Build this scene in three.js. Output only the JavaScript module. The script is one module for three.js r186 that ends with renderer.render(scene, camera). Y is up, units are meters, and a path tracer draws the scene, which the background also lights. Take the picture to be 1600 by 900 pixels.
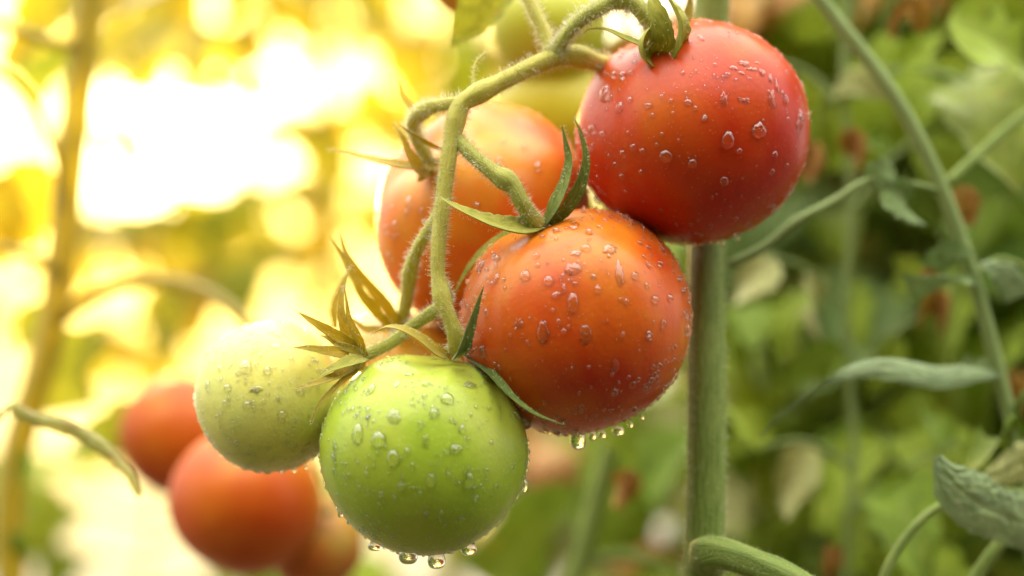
import * as THREE from 'three';
import { ImprovedNoise } from 'three/addons/math/ImprovedNoise.js';
import { mergeGeometries } from 'three/addons/utils/BufferGeometryUtils.js';

// ---------------------------------------------------------------- camera, sky, sun, exposure
const scene = new THREE.Scene();
const FOV = 20, FOCUS = 0.5, PITCH = THREE.MathUtils.degToRad(10.5);
const EYE = new THREE.Vector3(0, 1.0, 0);
const FWD = new THREE.Vector3(0, Math.sin(PITCH), -Math.cos(PITCH)), UPV = new THREE.Vector3(0, Math.cos(PITCH), Math.sin(PITCH)), RIGHT = new THREE.Vector3(1, 0, 0);
const lerp = THREE.MathUtils.lerp;
const camera = new THREE.PerspectiveCamera(FOV, 16 / 9, 0.02, 2000);
camera.position.copy(EYE);
camera.up.set(0, 1, 0);
camera.lookAt(EYE.clone().add(FWD));
camera.focus = 0.478;
camera.userData.fStop = 3.0;
const renderer = new THREE.WebGLRenderer({ antialias: true });
renderer.setSize(1024, 576);
renderer.toneMapping = THREE.LinearToneMapping;
renderer.toneMappingExposure = 1.6;
renderer.shadowMap.enabled = true;
// a place in the garden given by its bearing in the picture and its distance behind the truss (metres)
const TAN = Math.tan(THREE.MathUtils.degToRad(FOV / 2)) * 2 / 900;
function P(px, py, z = 0) {
  const d = FOCUS + z;
  return EYE.clone().addScaledVector(FWD, d).addScaledVector(RIGHT, (px - 800) * TAN * d).addScaledVector(UPV, (450 - py) * TAN * d);
}
const MM = (px, z = 0) => px * TAN * (FOCUS + z);      // size in metres of something that spans px at that distance
const SUN = P(290, 175, 50).sub(EYE).normalize();
{
  const W = 1024, H = 512, a = new Float32Array(W * H * 4);
  for (let r = 0; r < H; r++) for (let c = 0; c < W; c++) {
    const up = ((r + 0.5) / H - 0.5) * Math.PI, az = ((c + 0.5) / W - 0.5) * 2 * Math.PI;
    const x = Math.cos(az) * Math.cos(up), y = Math.sin(up), z = Math.sin(az) * Math.cos(up);
    const g = Math.acos(Math.min(1, x * SUN.x + y * SUN.y + z * SUN.z)) * 180 / Math.PI;
    const cloud = 1 + 0.10 * (Math.sin(3 * az + 2 * up) * Math.cos(5 * up + az));
    const base = (0.55 + 1.8 * Math.max(0, y) + 2.2 * Math.max(0, y) ** 2) * cloud;
    const core = 4.5 * Math.exp(-((g / 4) ** 2)), mid = 3.6 * Math.exp(-((g / 10) ** 2)), haze = Math.exp(-((g / 14) ** 2)), wide = 0.2 * Math.exp(-((g / 30) ** 2));
    const i = (r * W + c) * 4;
    a[i] = base * lerp(1.03, 1.30, haze) + core + mid + wide;
    a[i + 1] = base * lerp(1.0, 0.98, haze) + core * 0.94 + mid * 0.62 + wide * 0.66;
    a[i + 2] = base * lerp(0.92, 0.20, haze) + core * 0.72 + mid * 0.06 + wide * 0.15;
    a[i + 3] = 1;
  }
  const sky = new THREE.DataTexture(a, W, H, THREE.RGBAFormat, THREE.FloatType);
  sky.mapping = THREE.EquirectangularReflectionMapping; sky.magFilter = THREE.LinearFilter; sky.minFilter = THREE.LinearFilter; sky.needsUpdate = true;
  scene.background = sky; scene.environment = sky;
}
const sun = new THREE.DirectionalLight(new THREE.Color().setRGB(1.0, 0.66, 0.24), 5);
sun.position.copy(P(800, 450, 0).addScaledVector(SUN, 6));
sun.target.position.copy(P(800, 450, 0));
sun.castShadow = true; sun.shadow.radius = 14; sun.shadow.mapSize.set(2048, 2048);
Object.assign(sun.shadow.camera, { left: -2, right: 2, top: 2, bottom: -2, near: 0.1, far: 15 });
scene.add(sun, sun.target);

// ---------------------------------------------------------------- helpers
function RNG(s) { let a = s >>> 0; return () => { a = (a + 0x6D2B79F5) | 0; let t = Math.imul(a ^ (a >>> 15), 1 | a); t = (t + Math.imul(t ^ (t >>> 7), 61 | t)) ^ t; return ((t ^ (t >>> 14)) >>> 0) / 4294967296; }; }
const noiser = new ImprovedNoise();
const noise = (x, y, z) => noiser.noise(x + 31.7, y + 17.3, z + 53.1);
const fbm = (x, y, z) => noise(x, y, z) + 0.5 * noise(2 * x, 2 * y, 2 * z) + 0.25 * noise(4 * x, 4 * y, 4 * z);
const V = (x, y, z) => new THREE.Vector3(x, y, z);
const clamp = THREE.MathUtils.clamp, smooth = (x, a, b) => THREE.MathUtils.smoothstep(x, a, b);
const rgb = (r, g, b) => new THREE.Color().setRGB(r, g, b);
const taken = {};
function numbered(name) { const k = taken[name] = (taken[name] ?? -1) + 1; return k ? name + '_' + String(k).padStart(3, '0') : name; }
function thing(name, label, category, at, group) {
  const o = new THREE.Group(); o.name = numbered(name); o.position.copy(at); o.userData = { label, category };
  if (group) o.userData.group = group;
  scene.add(o); return o;
}
function part(name, geometry, material, parent, kind) {
  const m = new THREE.Mesh(geometry, material); m.name = name; m.castShadow = m.receiveShadow = true;
  if (kind) m.userData.kind = kind;
  parent.add(m); return m;
}
function geo(pos, idx, uv) {
  const g = new THREE.BufferGeometry();
  g.setAttribute('position', new THREE.Float32BufferAttribute(pos, 3));
  g.setAttribute('uv', new THREE.Float32BufferAttribute(uv ?? new Array(pos.length / 3 * 2).fill(0), 2));
  g.setIndex(idx); g.computeVertexNormals(); return g;
}
function outward(g) {      // turns a closed shape's faces outwards
  const p = g.attributes.position, ix = g.index.array, a = V(0, 0, 0), b = V(0, 0, 0), c = V(0, 0, 0), o = V(p.getX(0), p.getY(0), p.getZ(0)); let vol = 0;
  for (let i = 0; i < ix.length; i += 3) { a.fromBufferAttribute(p, ix[i]).sub(o); b.fromBufferAttribute(p, ix[i + 1]).sub(o); c.fromBufferAttribute(p, ix[i + 2]).sub(o); vol += a.dot(b.cross(c)); }
  if (vol < 0) { for (let i = 0; i < ix.length; i += 3) [ix[i], ix[i + 1]] = [ix[i + 1], ix[i]]; g.computeVertexNormals(); }
  return g;
}
const join = (list) => mergeGeometries(list, false);
// frames carried along a curve
function frames(points, n, hint) {
  const curve = new THREE.CatmullRomCurve3(points, false, 'centripetal');
  const len = curve.getLength(), out = [];
  let prev = null;
  for (let i = 0; i <= n; i++) {
    const t = i / n, p = curve.getPointAt(t), T = curve.getTangentAt(t);
    let N = (prev ?? hint ?? (Math.abs(T.y) < 0.9 ? V(0, 1, 0) : V(1, 0, 0))).clone();
    N.addScaledVector(T, -N.dot(T)).normalize();
    prev = N; out.push({ t, p, T, N, B: V(0, 0, 0).crossVectors(T, N) });
  }
  out.len = len; return out;
}
// closed sweep: size(t) -> [half width along B, half thickness along N], bend(t) = how much the blade cups towards N, lift(t, phi) = factor on the outline
function sweep(points, n, m, size, { hint, bend, lift, twist } = {}) {
  const F = frames(points, n, hint), pos = [], uv = [], idx = [];
  for (const f of F) {
    const [w, h] = size(f.t), b = bend ? bend(f.t) : 0, tw = twist ? twist(f.t) : 0;
    for (let k = 0; k <= m; k++) {
      const a = k / m * 2 * Math.PI, l = lift ? lift(f.t, a) : 1;
      let x = Math.cos(a) * w * l, y = Math.sin(a) * h * l + b * (0.5 * x * x / Math.max(w, 1e-6) + 0.5 * Math.abs(x));
      if (tw) { const c = Math.cos(tw), s = Math.sin(tw); [x, y] = [x * c - y * s, x * s + y * c]; }
      pos.push(f.p.x + f.B.x * x + f.N.x * y, f.p.y + f.B.y * x + f.N.y * y, f.p.z + f.B.z * x + f.N.z * y);
      uv.push(k / m * 2 * Math.PI * Math.max(w, h), f.t * F.len);
    }
  }
  for (let i = 0; i < n; i++) for (let k = 0; k < m; k++) {
    const a = i * (m + 1) + k, b = a + 1, c = a + m + 1, d = c + 1;
    idx.push(a, b, c, b, d, c);
  }
  for (const [row, flip] of [[0, 1], [n, 0]]) {
    const at = pos.length / 3, f = F[row]; pos.push(f.p.x, f.p.y, f.p.z); uv.push(0, f.t * F.len);
    for (let k = 0; k < m; k++) { const a = row * (m + 1) + k; flip ? idx.push(at, a + 1, a) : idx.push(at, a, a + 1); }
  }
  const g = geo(pos, idx, uv), N = g.attributes.normal;        // close the seam in the normals
  for (let i = 0; i <= n; i++) {
    const a = i * (m + 1), b = a + m, s = V(N.getX(a) + N.getX(b), N.getY(a) + N.getY(b), N.getZ(a) + N.getZ(b)).normalize();
    N.setXYZ(a, s.x, s.y, s.z); N.setXYZ(b, s.x, s.y, s.z);
  }
  return g;
}
function stemGeo(points, r0, r1, { n = 40, m = 14, ridge = 0.05, knots = [], seed = 1, wob = 0.06 } = {}) {
  return sweep(points, n, m, (t) => {
    let r = lerp(r0, r1, t);
    for (const [at, wide, amp] of knots) r *= 1 + amp * Math.exp(-(((t - at) / wide) ** 2));
    return [r, r];
  }, { lift: (t, a) => 1 + ridge * Math.cos(5 * a + 3 * t + seed) + wob * noise(t * 9 + seed, Math.cos(a) * 1.2, Math.sin(a) * 1.2) });
}
// trichomes: fine tapering hairs that stand off a stem; some carry a bead
function hairGeo(points, r0, r1, count, len, seed, thick = 0.00004, beads = 0.12) {
  const rnd = RNG(seed), F = frames(points, 60), pos = [], idx = [];
  for (let q = 0; q < count; q++) {
    const f = F[Math.floor(rnd() * 60)], g = F[Math.min(60, Math.floor(f.t * 60) + 1)], s = rnd(), a = rnd() * 2 * Math.PI, t = f.t;
    const p0 = f.p.clone().lerp(g.p, s), r = lerp(r0, r1, t) * 0.97;
    const out = f.N.clone().multiplyScalar(Math.cos(a)).addScaledVector(f.B, Math.sin(a));
    const L = len * (0.35 + 0.9 * rnd() * rnd() + 0.25 * rnd());
    const lean = f.T.clone().multiplyScalar((rnd() - 0.5) * 0.9).addScaledVector(f.B, (rnd() - 0.5) * 0.5).addScaledVector(f.N, (rnd() - 0.5) * 0.5);
    const b = p0.clone().addScaledVector(out, r), mid = b.clone().addScaledVector(out, L * 0.55).addScaledVector(lean, L * 0.2), tip = b.clone().addScaledVector(out, L * 0.95).addScaledVector(lean, L * 0.6);
    const u = f.T, w = V(0, 0, 0).crossVectors(out, u), at = pos.length / 3;
    for (const [c, rr] of [[b, thick * 1.5], [mid, thick]]) for (let k = 0; k < 3; k++) {
      const e = k * 2.0944, x = c.clone().addScaledVector(u, Math.cos(e) * rr).addScaledVector(w, Math.sin(e) * rr); pos.push(x.x, x.y, x.z);
    }
    pos.push(tip.x, tip.y, tip.z);
    for (let k = 0; k < 3; k++) { const k2 = (k + 1) % 3; idx.push(at + k, at + k2, at + 3 + k, at + k2, at + 3 + k2, at + 3 + k, at + 3 + k, at + 3 + k2, at + 6); }
    if (rnd() < beads) {
      const o = pos.length / 3, rr = 0.00008 + 0.0001 * rnd();
      for (const [x, y, z] of [[1, 0, 0], [-1, 0, 0], [0, 1, 0], [0, -1, 0], [0, 0, 1], [0, 0, -1]]) pos.push(tip.x + x * rr, tip.y + y * rr, tip.z + z * rr);
      for (const [x, y, z] of [[0, 2, 4], [2, 1, 4], [1, 3, 4], [3, 0, 4], [2, 0, 5], [1, 2, 5], [3, 1, 5], [0, 3, 5]]) idx.push(o + x, o + y, o + z);
    }
  }
  return geo(pos, idx);
}
function tex(w, h, fn, srgb = false, repeat = true) {
  const a = new Uint8Array(w * h * 4);
  for (let y = 0; y < h; y++) for (let x = 0; x < w; x++) {
    const c = fn((x + 0.5) / w, (y + 0.5) / h), i = (y * w + x) * 4;
    for (let k = 0; k < 3; k++) {
      let v = clamp(c[k], 0, 1); if (srgb) v = v <= 0.0031308 ? v * 12.92 : 1.055 * v ** (1 / 2.4) - 0.055;
      a[i + k] = Math.round(v * 255);
    }
    a[i + 3] = 255;
  }
  const t = new THREE.DataTexture(a, w, h); t.magFilter = THREE.LinearFilter; t.minFilter = THREE.LinearFilter;
  t.wrapS = t.wrapT = repeat ? THREE.RepeatWrapping : THREE.ClampToEdgeWrapping;
  if (srgb) t.colorSpace = THREE.SRGBColorSpace;
  t.needsUpdate = true; return t;
}

// ---------------------------------------------------------------- materials
const phys = (o) => new THREE.MeshPhysicalMaterial(o);
const water = phys({ name: 'water', color: 0xffffff, roughness: 0.0, transmission: 1, thickness: 0.002, ior: 1.33, specularIntensity: 1, clearcoat: 1, clearcoatRoughness: 0 });
// stems: streaks along, speckles, taken from a tiling texture in metres
function stemTexture(c0, c1, c2, seed) {
  return tex(256, 256, (u, v) => {
    const X = Math.cos(u * 6.283) * 1.6, Y = Math.sin(u * 6.283) * 1.6, A = Math.cos(v * 6.283), B = Math.sin(v * 6.283);
    const streak = noise(X * 3 + seed, Y * 3, A * 0.6) * 0.6 + noise(X * 8, Y * 8 + seed, B) * 0.35, blotch = fbm(X * 1.2 + A * 1.3, Y * 1.2 + B * 1.3, seed), grain = noise(X * 20 + A * 14, Y * 20 + B * 14, seed * 3) * 0.4;
    const k = clamp(0.5 + streak + 0.25 * grain, 0, 1), q = smooth(blotch, 0.2, 0.9);
    return [0, 1, 2].map((i) => lerp(lerp(c0[i], c1[i], k), c2[i], q * 0.6));
  }, true);
}
function stemMat(c0, c1, c2, seed, tr = 0, fuzz = [0.7, 0.75, 0.5]) {
  const map = stemTexture(c0, c1, c2, seed); map.repeat.set(90, 45);
  const bump = tex(256, 256, (u, v) => { const X = Math.cos(u * 6.283) * 4, Y = Math.sin(u * 6.283) * 4, A = Math.cos(v * 6.283) * 4, B = Math.sin(v * 6.283) * 4; const h = 0.5 + 0.4 * noise(X * 2 + A, Y * 2 + B, seed) + 0.2 * noise(X * 5, Y * 5 + A * 4, B * 4); return [h, h, h]; });
  bump.repeat.set(90, 45);
  return phys({ map, bumpMap: bump, bumpScale: 0.00035, roughness: 0.62, transmission: tr, thickness: 0, specularIntensity: 0.5, sheen: 0.06, sheenRoughness: 0.5, sheenColor: rgb(...fuzz) });
}
const mTruss = stemMat([0.50, 0.46, 0.07], [0.64, 0.58, 0.12], [0.54, 0.36, 0.06], 3, 0.25);  // stalk green lifted towards yellow, putting the glow veil into its colour
const mPedicel = stemMat([0.36, 0.38, 0.06], [0.54, 0.52, 0.12], [0.44, 0.34, 0.06], 5, 0.2);
const mStem = stemMat([0.10, 0.16, 0.022], [0.27, 0.34, 0.085], [0.18, 0.15, 0.05], 7);
const mStemPale = stemMat([0.17, 0.24, 0.07], [0.26, 0.33, 0.12], [0.2, 0.2, 0.08], 9);
const mStemGlare = stemMat([0.50, 0.43, 0.05], [0.60, 0.52, 0.08], [0.54, 0.38, 0.05], 11, 0.75);  // yellow stem colour stands in for the glow veil
const mHair = phys({ color: rgb(0.85, 0.82, 0.62), roughness: 0.6, transmission: 0.5, thickness: 0 });
const mSepal = (c0, c1, seed, tr = 0.4) => {
  const map = tex(128, 256, (u, v) => { const n = fbm(Math.cos(u * 6.283) * 1.5, Math.sin(u * 6.283) * 1.5 + v * 3, seed + v * 7), f = 0.5 + 0.5 * Math.cos(u * 6.283 * 9) * 0.5, k = clamp(0.35 + 0.8 * n + 0.25 * f, 0, 1); return [0, 1, 2].map((i) => lerp(c0[i], c1[i], k)); }, true);
  map.repeat.set(120, 40);
  return phys({ map, roughness: 0.7, specularIntensity: 0.4, bumpMap: map, bumpScale: 0.0002, sheen: 0.04, sheenRoughness: 0.5, sheenColor: rgb(0.7, 0.75, 0.45), transmission: tr, thickness: 0 });
};
const mSepalGreen = mSepal([0.13, 0.18, 0.025], [0.26, 0.30, 0.05], 2), mSepalLime = mSepal([0.32, 0.33, 0.04], [0.52, 0.48, 0.08], 4), mSepalGlare = mSepal([0.48, 0.38, 0.035], [0.62, 0.50, 0.06], 6, 0.6), mSepalDark = mSepal([0.08, 0.14, 0.02], [0.17, 0.23, 0.03], 8);  // the amber set has sun glare put into its colour

// leaves: veins are relief on the sheet; the map holds blade and vein colour with mottling
function leafMat(c, vein, spot, seed, { tr = 0.35, rough = 0.7, sheen = 0.05 } = {}) {
  const map = tex(256, 512, (u, v) => {
    const x = Math.abs(u - 0.5) * 2, main = Math.exp(-((x / 0.035) ** 2)), s = v * 7 - x * 1.5, side = Math.exp(-(((s - Math.round(s)) / 0.06) ** 2)) * (1 - x * 0.6);
    const n = fbm(u * 5 + seed, v * 9, seed * 2.3), fine = noise(u * 40, v * 70, seed), sp = smooth(fbm(u * 3.1 + seed * 5, v * 5.3, seed + 9), 0.42, 0.75);
    return [0, 1, 2].map((i) => lerp(lerp(c[i] * (1 + 0.35 * n + 0.18 * fine), vein[i], clamp(0.8 * main + 0.45 * side, 0, 1)), spot[i], sp));
  }, true, false);
  const bump = tex(256, 512, (u, v) => {
    const x = Math.abs(u - 0.5) * 2, main = Math.exp(-((x / 0.05) ** 2)), s = v * 7 - x * 1.5, side = Math.exp(-(((s - Math.round(s)) / 0.10) ** 2)), h = clamp(0.65 - 0.4 * main - 0.3 * side + 0.25 * noise(u * 22, v * 40, seed), 0, 1); return [h, h, h];
  }, false, false);
  return phys({ map, bumpMap: bump, bumpScale: 0.0006, roughness: rough, specularIntensity: 0.4, transmission: tr, thickness: 0, sheen, sheenRoughness: 0.6, sheenColor: rgb(0.75, 0.85, 0.75) });
}
const GREEN = [
  leafMat([0.180, 0.270, 0.022], [0.27, 0.34, 0.07], [0.30, 0.27, 0.03], 1),
  leafMat([0.120, 0.200, 0.020], [0.20, 0.27, 0.05], [0.17, 0.22, 0.03], 2),
  leafMat([0.270, 0.360, 0.025], [0.35, 0.42, 0.08], [0.38, 0.34, 0.03], 3),
  leafMat([0.170, 0.250, 0.080], [0.27, 0.34, 0.14], [0.25, 0.29, 0.11], 4),
];
const mLeafPale = leafMat([0.42, 0.43, 0.17], [0.50, 0.50, 0.24], [0.48, 0.41, 0.16], 5);
const mLeafBlue = leafMat([0.26, 0.34, 0.170], [0.35, 0.41, 0.22], [0.29, 0.33, 0.19], 6, { sheen: 0.15, tr: 0.25 });
const GLARE_YELLOW = [  // yellow in the leaf colour imitates sun glare through green leaves
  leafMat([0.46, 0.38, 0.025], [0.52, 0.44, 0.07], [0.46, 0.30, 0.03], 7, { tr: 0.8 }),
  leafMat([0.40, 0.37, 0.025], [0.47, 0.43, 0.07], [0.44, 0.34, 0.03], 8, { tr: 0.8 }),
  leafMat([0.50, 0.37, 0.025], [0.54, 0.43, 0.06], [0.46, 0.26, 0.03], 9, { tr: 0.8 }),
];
const LIME = [leafMat([0.26, 0.32, 0.025], [0.36, 0.40, 0.07], [0.34, 0.31, 0.03], 10, { tr: 0.6 }), leafMat([0.33, 0.36, 0.03], [0.42, 0.43, 0.07], [0.40, 0.33, 0.03], 11, { tr: 0.6 })];
const DRY = [leafMat([0.33, 0.15, 0.03], [0.4, 0.22, 0.06], [0.2, 0.08, 0.02], 12, { tr: 0.3 }), leafMat([0.42, 0.22, 0.03], [0.4, 0.26, 0.06], [0.30, 0.10, 0.02], 13, { tr: 0.3 })];

// ---------------------------------------------------------------- ground
{
  const map = tex(512, 512, (u, v) => { const A = Math.cos(u * 6.283), B = Math.sin(u * 6.283), C = Math.cos(v * 6.283), D = Math.sin(v * 6.283), n = fbm(A * 2 + C, B * 2 + D, C * 2), f = noise(A * 20 + C * 9, B * 20 + D * 9, C * 20); const k = clamp(0.5 + 0.5 * n + 0.3 * f, 0, 1); return [lerp(0.03, 0.08, k), lerp(0.022, 0.058, k), lerp(0.014, 0.036, k)]; }, true);
  map.repeat.set(400, 400);
  const g = new THREE.PlaneGeometry(800, 800, 1, 1); g.rotateX(-Math.PI / 2);
  const m = new THREE.Mesh(g, new THREE.MeshStandardMaterial({ map, roughness: 0.95 })); m.name = 'ground'; m.userData = { kind: 'structure', label: 'bare brown garden soil', category: 'ground' }; m.receiveShadow = true;
  scene.add(m);
}

// ---------------------------------------------------------------- tomatoes
const camDir = (x, y, z) => RIGHT.clone().multiplyScalar(x).addScaledVector(UPV, y).addScaledVector(FWD, -z).normalize();   // x right, y up, z towards the viewer
function radiusFn(R, o) {
  const { flat = 0.94, lobes = 5, lobe = 0.012, dimple = 0.10, seed = 1, pinch = 0 } = o;
  return (d) => {                                  // d: unit vector in the fruit's own axes, +y is the stem end
    const a = Math.atan2(d.z, d.x), polar = Math.acos(clamp(d.y, -1, 1)), s = Math.sin(polar);
    let r = R / Math.sqrt(s * s + (d.y / flat) ** 2);
    r *= 1 + lobe * Math.cos(lobes * a + seed) * s * smooth(d.y, -0.8, 0.8) + 0.022 * noise(d.x * 1.4 + seed, d.y * 1.4, d.z * 1.4);
    r *= 1 - dimple * Math.exp(-((polar / 0.34) ** 2)) - 0.02 * Math.exp(-(((Math.PI - polar) / 0.2) ** 2)) - pinch * Math.max(0, d.y) ** 2;
    return r;
  };
}
function tomatoTexture(o, W = 1024, H = 512) {
  const { ripe, mid, raw, seed, shift = 0, spots = 900, spotCol = [0.85, 0.5, 0.2], scars = 0, specks = 14 } = o, rnd = RNG(seed * 77 + 5);
  const f = new Float32Array(W * H * 3);
  for (let y = 0; y < H; y++) for (let x = 0; x < W; x++) {
    const th = (1 - (y + 0.5) / H) * Math.PI, ph = (x + 0.5) / W * 2 * Math.PI, s = Math.sin(th), X = s * Math.cos(ph), Y = Math.cos(th), Z = s * Math.sin(ph);
    const big = fbm(X * 1.3 + seed, Y * 1.3, Z * 1.3 + seed * 2), fine = noise(X * 9, Y * 9 + seed, Z * 9), micro = noise(X * 60, Y * 60, Z * 60 + seed);
    const streak = noise(X * 7 + seed, Y * 0.8, Z * 7);
    let k = clamp(0.55 + shift - 0.42 * smooth(Y, -0.3, 1.05) + 0.42 * big + 0.10 * streak + 0.05 * fine, 0, 1);
    const i = (y * W + x) * 3;
    for (let c = 0; c < 3; c++) {
      const v = k < 0.5 ? lerp(raw[c], mid[c], k * 2) : lerp(mid[c], ripe[c], k * 2 - 1);
      f[i + c] = v * (1 + 0.06 * fine + 0.05 * micro);
    }
  }
  const dab = (Y, ph, rad, col, amt, long = 1, ang = 0) => {
    const th = Math.acos(Y), cy = (1 - th / Math.PI) * H, cx = ph / (2 * Math.PI) * W, ry = rad / Math.PI * H * long, rx = rad / (2 * Math.PI) * W / Math.max(0.15, Math.sin(th)), R2 = Math.ceil(Math.max(rx, ry)) + 1;
    for (let dy = -R2; dy <= R2; dy++) for (let dx = -R2; dx <= R2; dx++) {
      const yy = Math.round(cy + dy), xx = (Math.round(cx + dx) % W + W) % W; if (yy < 0 || yy >= H) continue;
      const e = ((cx + dx - cx) / rx), g = dy / ry, q = Math.exp(-(e * e + g * g)) * amt, i = (yy * W + xx) * 3;
      for (let c = 0; c < 3; c++) f[i + c] = lerp(f[i + c], col[c], q);
    }
  };
  for (let q = 0; q < spots; q++) dab(rnd() * 1.96 - 0.98, rnd() * 6.283, 0.0025 + 0.0035 * rnd() ** 2, spotCol, (o.spotAmt ?? 1) * (0.10 + 0.25 * rnd()));
  for (let q = 0; q < specks; q++) dab(rnd() * 1.8 - 0.9, rnd() * 6.283, 0.006 + 0.008 * rnd(), [0.22, 0.09, 0.04], 0.3 + 0.3 * rnd());
  for (let q = 0; q < scars; q++) { let Y = rnd() * 1.2 - 0.3, ph = rnd() * 6.283, a = rnd() * 6.28; for (let s = 0; s < 26; s++) { a += (rnd() - 0.5) * 0.5; Y = clamp(Y + Math.sin(a) * 0.012, -0.95, 0.95); ph += Math.cos(a) * 0.012; dab(Y, ph, 0.007, [0.42, 0.32, 0.1], 0.35); } }
  const a = new Uint8Array(W * H * 4);
  for (let i = 0; i < W * H; i++) { for (let c = 0; c < 3; c++) { const v = clamp(f[i * 3 + c], 0, 1); a[i * 4 + c] = Math.round(255 * (v <= 0.0031308 ? v * 12.92 : 1.055 * v ** (1 / 2.4) - 0.055)); } a[i * 4 + 3] = 255; }
  const t = new THREE.DataTexture(a, W, H); t.magFilter = t.minFilter = THREE.LinearFilter; t.wrapS = THREE.RepeatWrapping; t.colorSpace = THREE.SRGBColorSpace; t.needsUpdate = true; return t;
}
const skinBump = tex(512, 256, (u, v) => { const th = v * Math.PI, X = Math.sin(th) * Math.cos(u * 6.283), Y = Math.cos(th), Z = Math.sin(th) * Math.sin(u * 6.283); const h = 0.5 + 0.35 * noise(X * 5, Y * 5, Z * 5) + 0.2 * noise(X * 26, Y * 26, Z * 26); return [h, h, h]; });
function fruitGeo(rad, nu, nv) {
  const pos = [], uv = [], idx = [];
  for (let j = 0; j <= nv; j++) for (let i = 0; i <= nu; i++) {
    const th = (1 - j / nv) * Math.PI, ph = i / nu * 2 * Math.PI, d = V(Math.sin(th) * Math.cos(ph), Math.cos(th), Math.sin(th) * Math.sin(ph)), r = rad(d);
    pos.push(d.x * r, d.y * r, d.z * r); uv.push(i / nu, j / nv);
  }
  for (let j = 0; j < nv; j++) for (let i = 0; i < nu; i++) { const a = j * (nu + 1) + i, b = a + 1, c = a + nu + 1, d = c + 1; idx.push(a, c, b, b, c, d); }
  const g = geo(pos, idx, uv), N = g.attributes.normal;
  for (let j = 0; j <= nv; j++) { const a = j * (nu + 1), b = a + nu, s = V(N.getX(a) + N.getX(b), N.getY(a) + N.getY(b), N.getZ(a) + N.getZ(b)).normalize(); N.setXYZ(a, s.x, s.y, s.z); N.setXYZ(b, s.x, s.y, s.z); }
  return g;
}
const textures = {};
function makeTomato(o) {
  const [px, py, z] = o.c, at = P(px, py, z), R = MM(o.r, z);
  const t = thing('tomato', o.label, 'tomato', at, o.group), rad = radiusFn(R, o);
  const q = new THREE.Quaternion().setFromUnitVectors(V(0, 1, 0), camDir(...o.axis));
  if (o.spin) q.multiply(new THREE.Quaternion().setFromAxisAngle(V(0, 1, 0), o.spin));
  const map = tomatoTexture(o, o.tw ?? 1024, (o.tw ?? 1024) / 2);
  const skin = phys({ map, bumpMap: skinBump, bumpScale: 0.00018, roughness: o.rough ?? 0.34, clearcoat: 0.15, clearcoatRoughness: 0.2, ior: 1.42, specularIntensity: 0.6 });
  const fruit = part('fruit', fruitGeo(rad, o.seg ?? 128, (o.seg ?? 128) * 0.75), skin, t); fruit.quaternion.copy(q);
  const qi = q.clone().invert();
  // the surface point (in the group's axes) in direction d, its outward normal, and where a line of sight meets it
  t.surface = (d) => { const l = d.clone().normalize().applyQuaternion(qi); return l.multiplyScalar(rad(l)).applyQuaternion(q); };
  t.normalAt = (d) => { const a = Math.abs(d.y) < 0.9 ? V(0, 1, 0) : V(1, 0, 0), u = V(0, 0, 0).crossVectors(d, a).normalize(), w = V(0, 0, 0).crossVectors(d, u), e = 0.01, p = t.surface(d), p1 = t.surface(d.clone().addScaledVector(u, e)), p2 = t.surface(d.clone().addScaledVector(w, e)); const n = V(0, 0, 0).crossVectors(p1.sub(p), p2.sub(p)).normalize(); return n.dot(d) < 0 ? n.negate() : n; };
  t.sight = (x, y) => {
    const ro = EYE.clone().sub(at), rd = P(x, y, 0).sub(EYE).normalize(); let s = ro.length() - R * 1.3, p = V(0, 0, 0);
    for (let i = 0; i < 80; i++) { p.copy(ro).addScaledVector(rd, s); const g = p.length() - rad(p.clone().normalize().applyQuaternion(qi)); if (g < 1e-5) return p.clone(); s += g * 0.8; if (s > ro.length() + R) break; }
    s = -ro.dot(rd); return ro.clone().addScaledVector(rd, s);     // just past the edge: the nearest point of the line
  };
  t.R = R; t.axis = V(0, 1, 0).applyQuaternion(q); t.at = at;
  return t;
}
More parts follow.
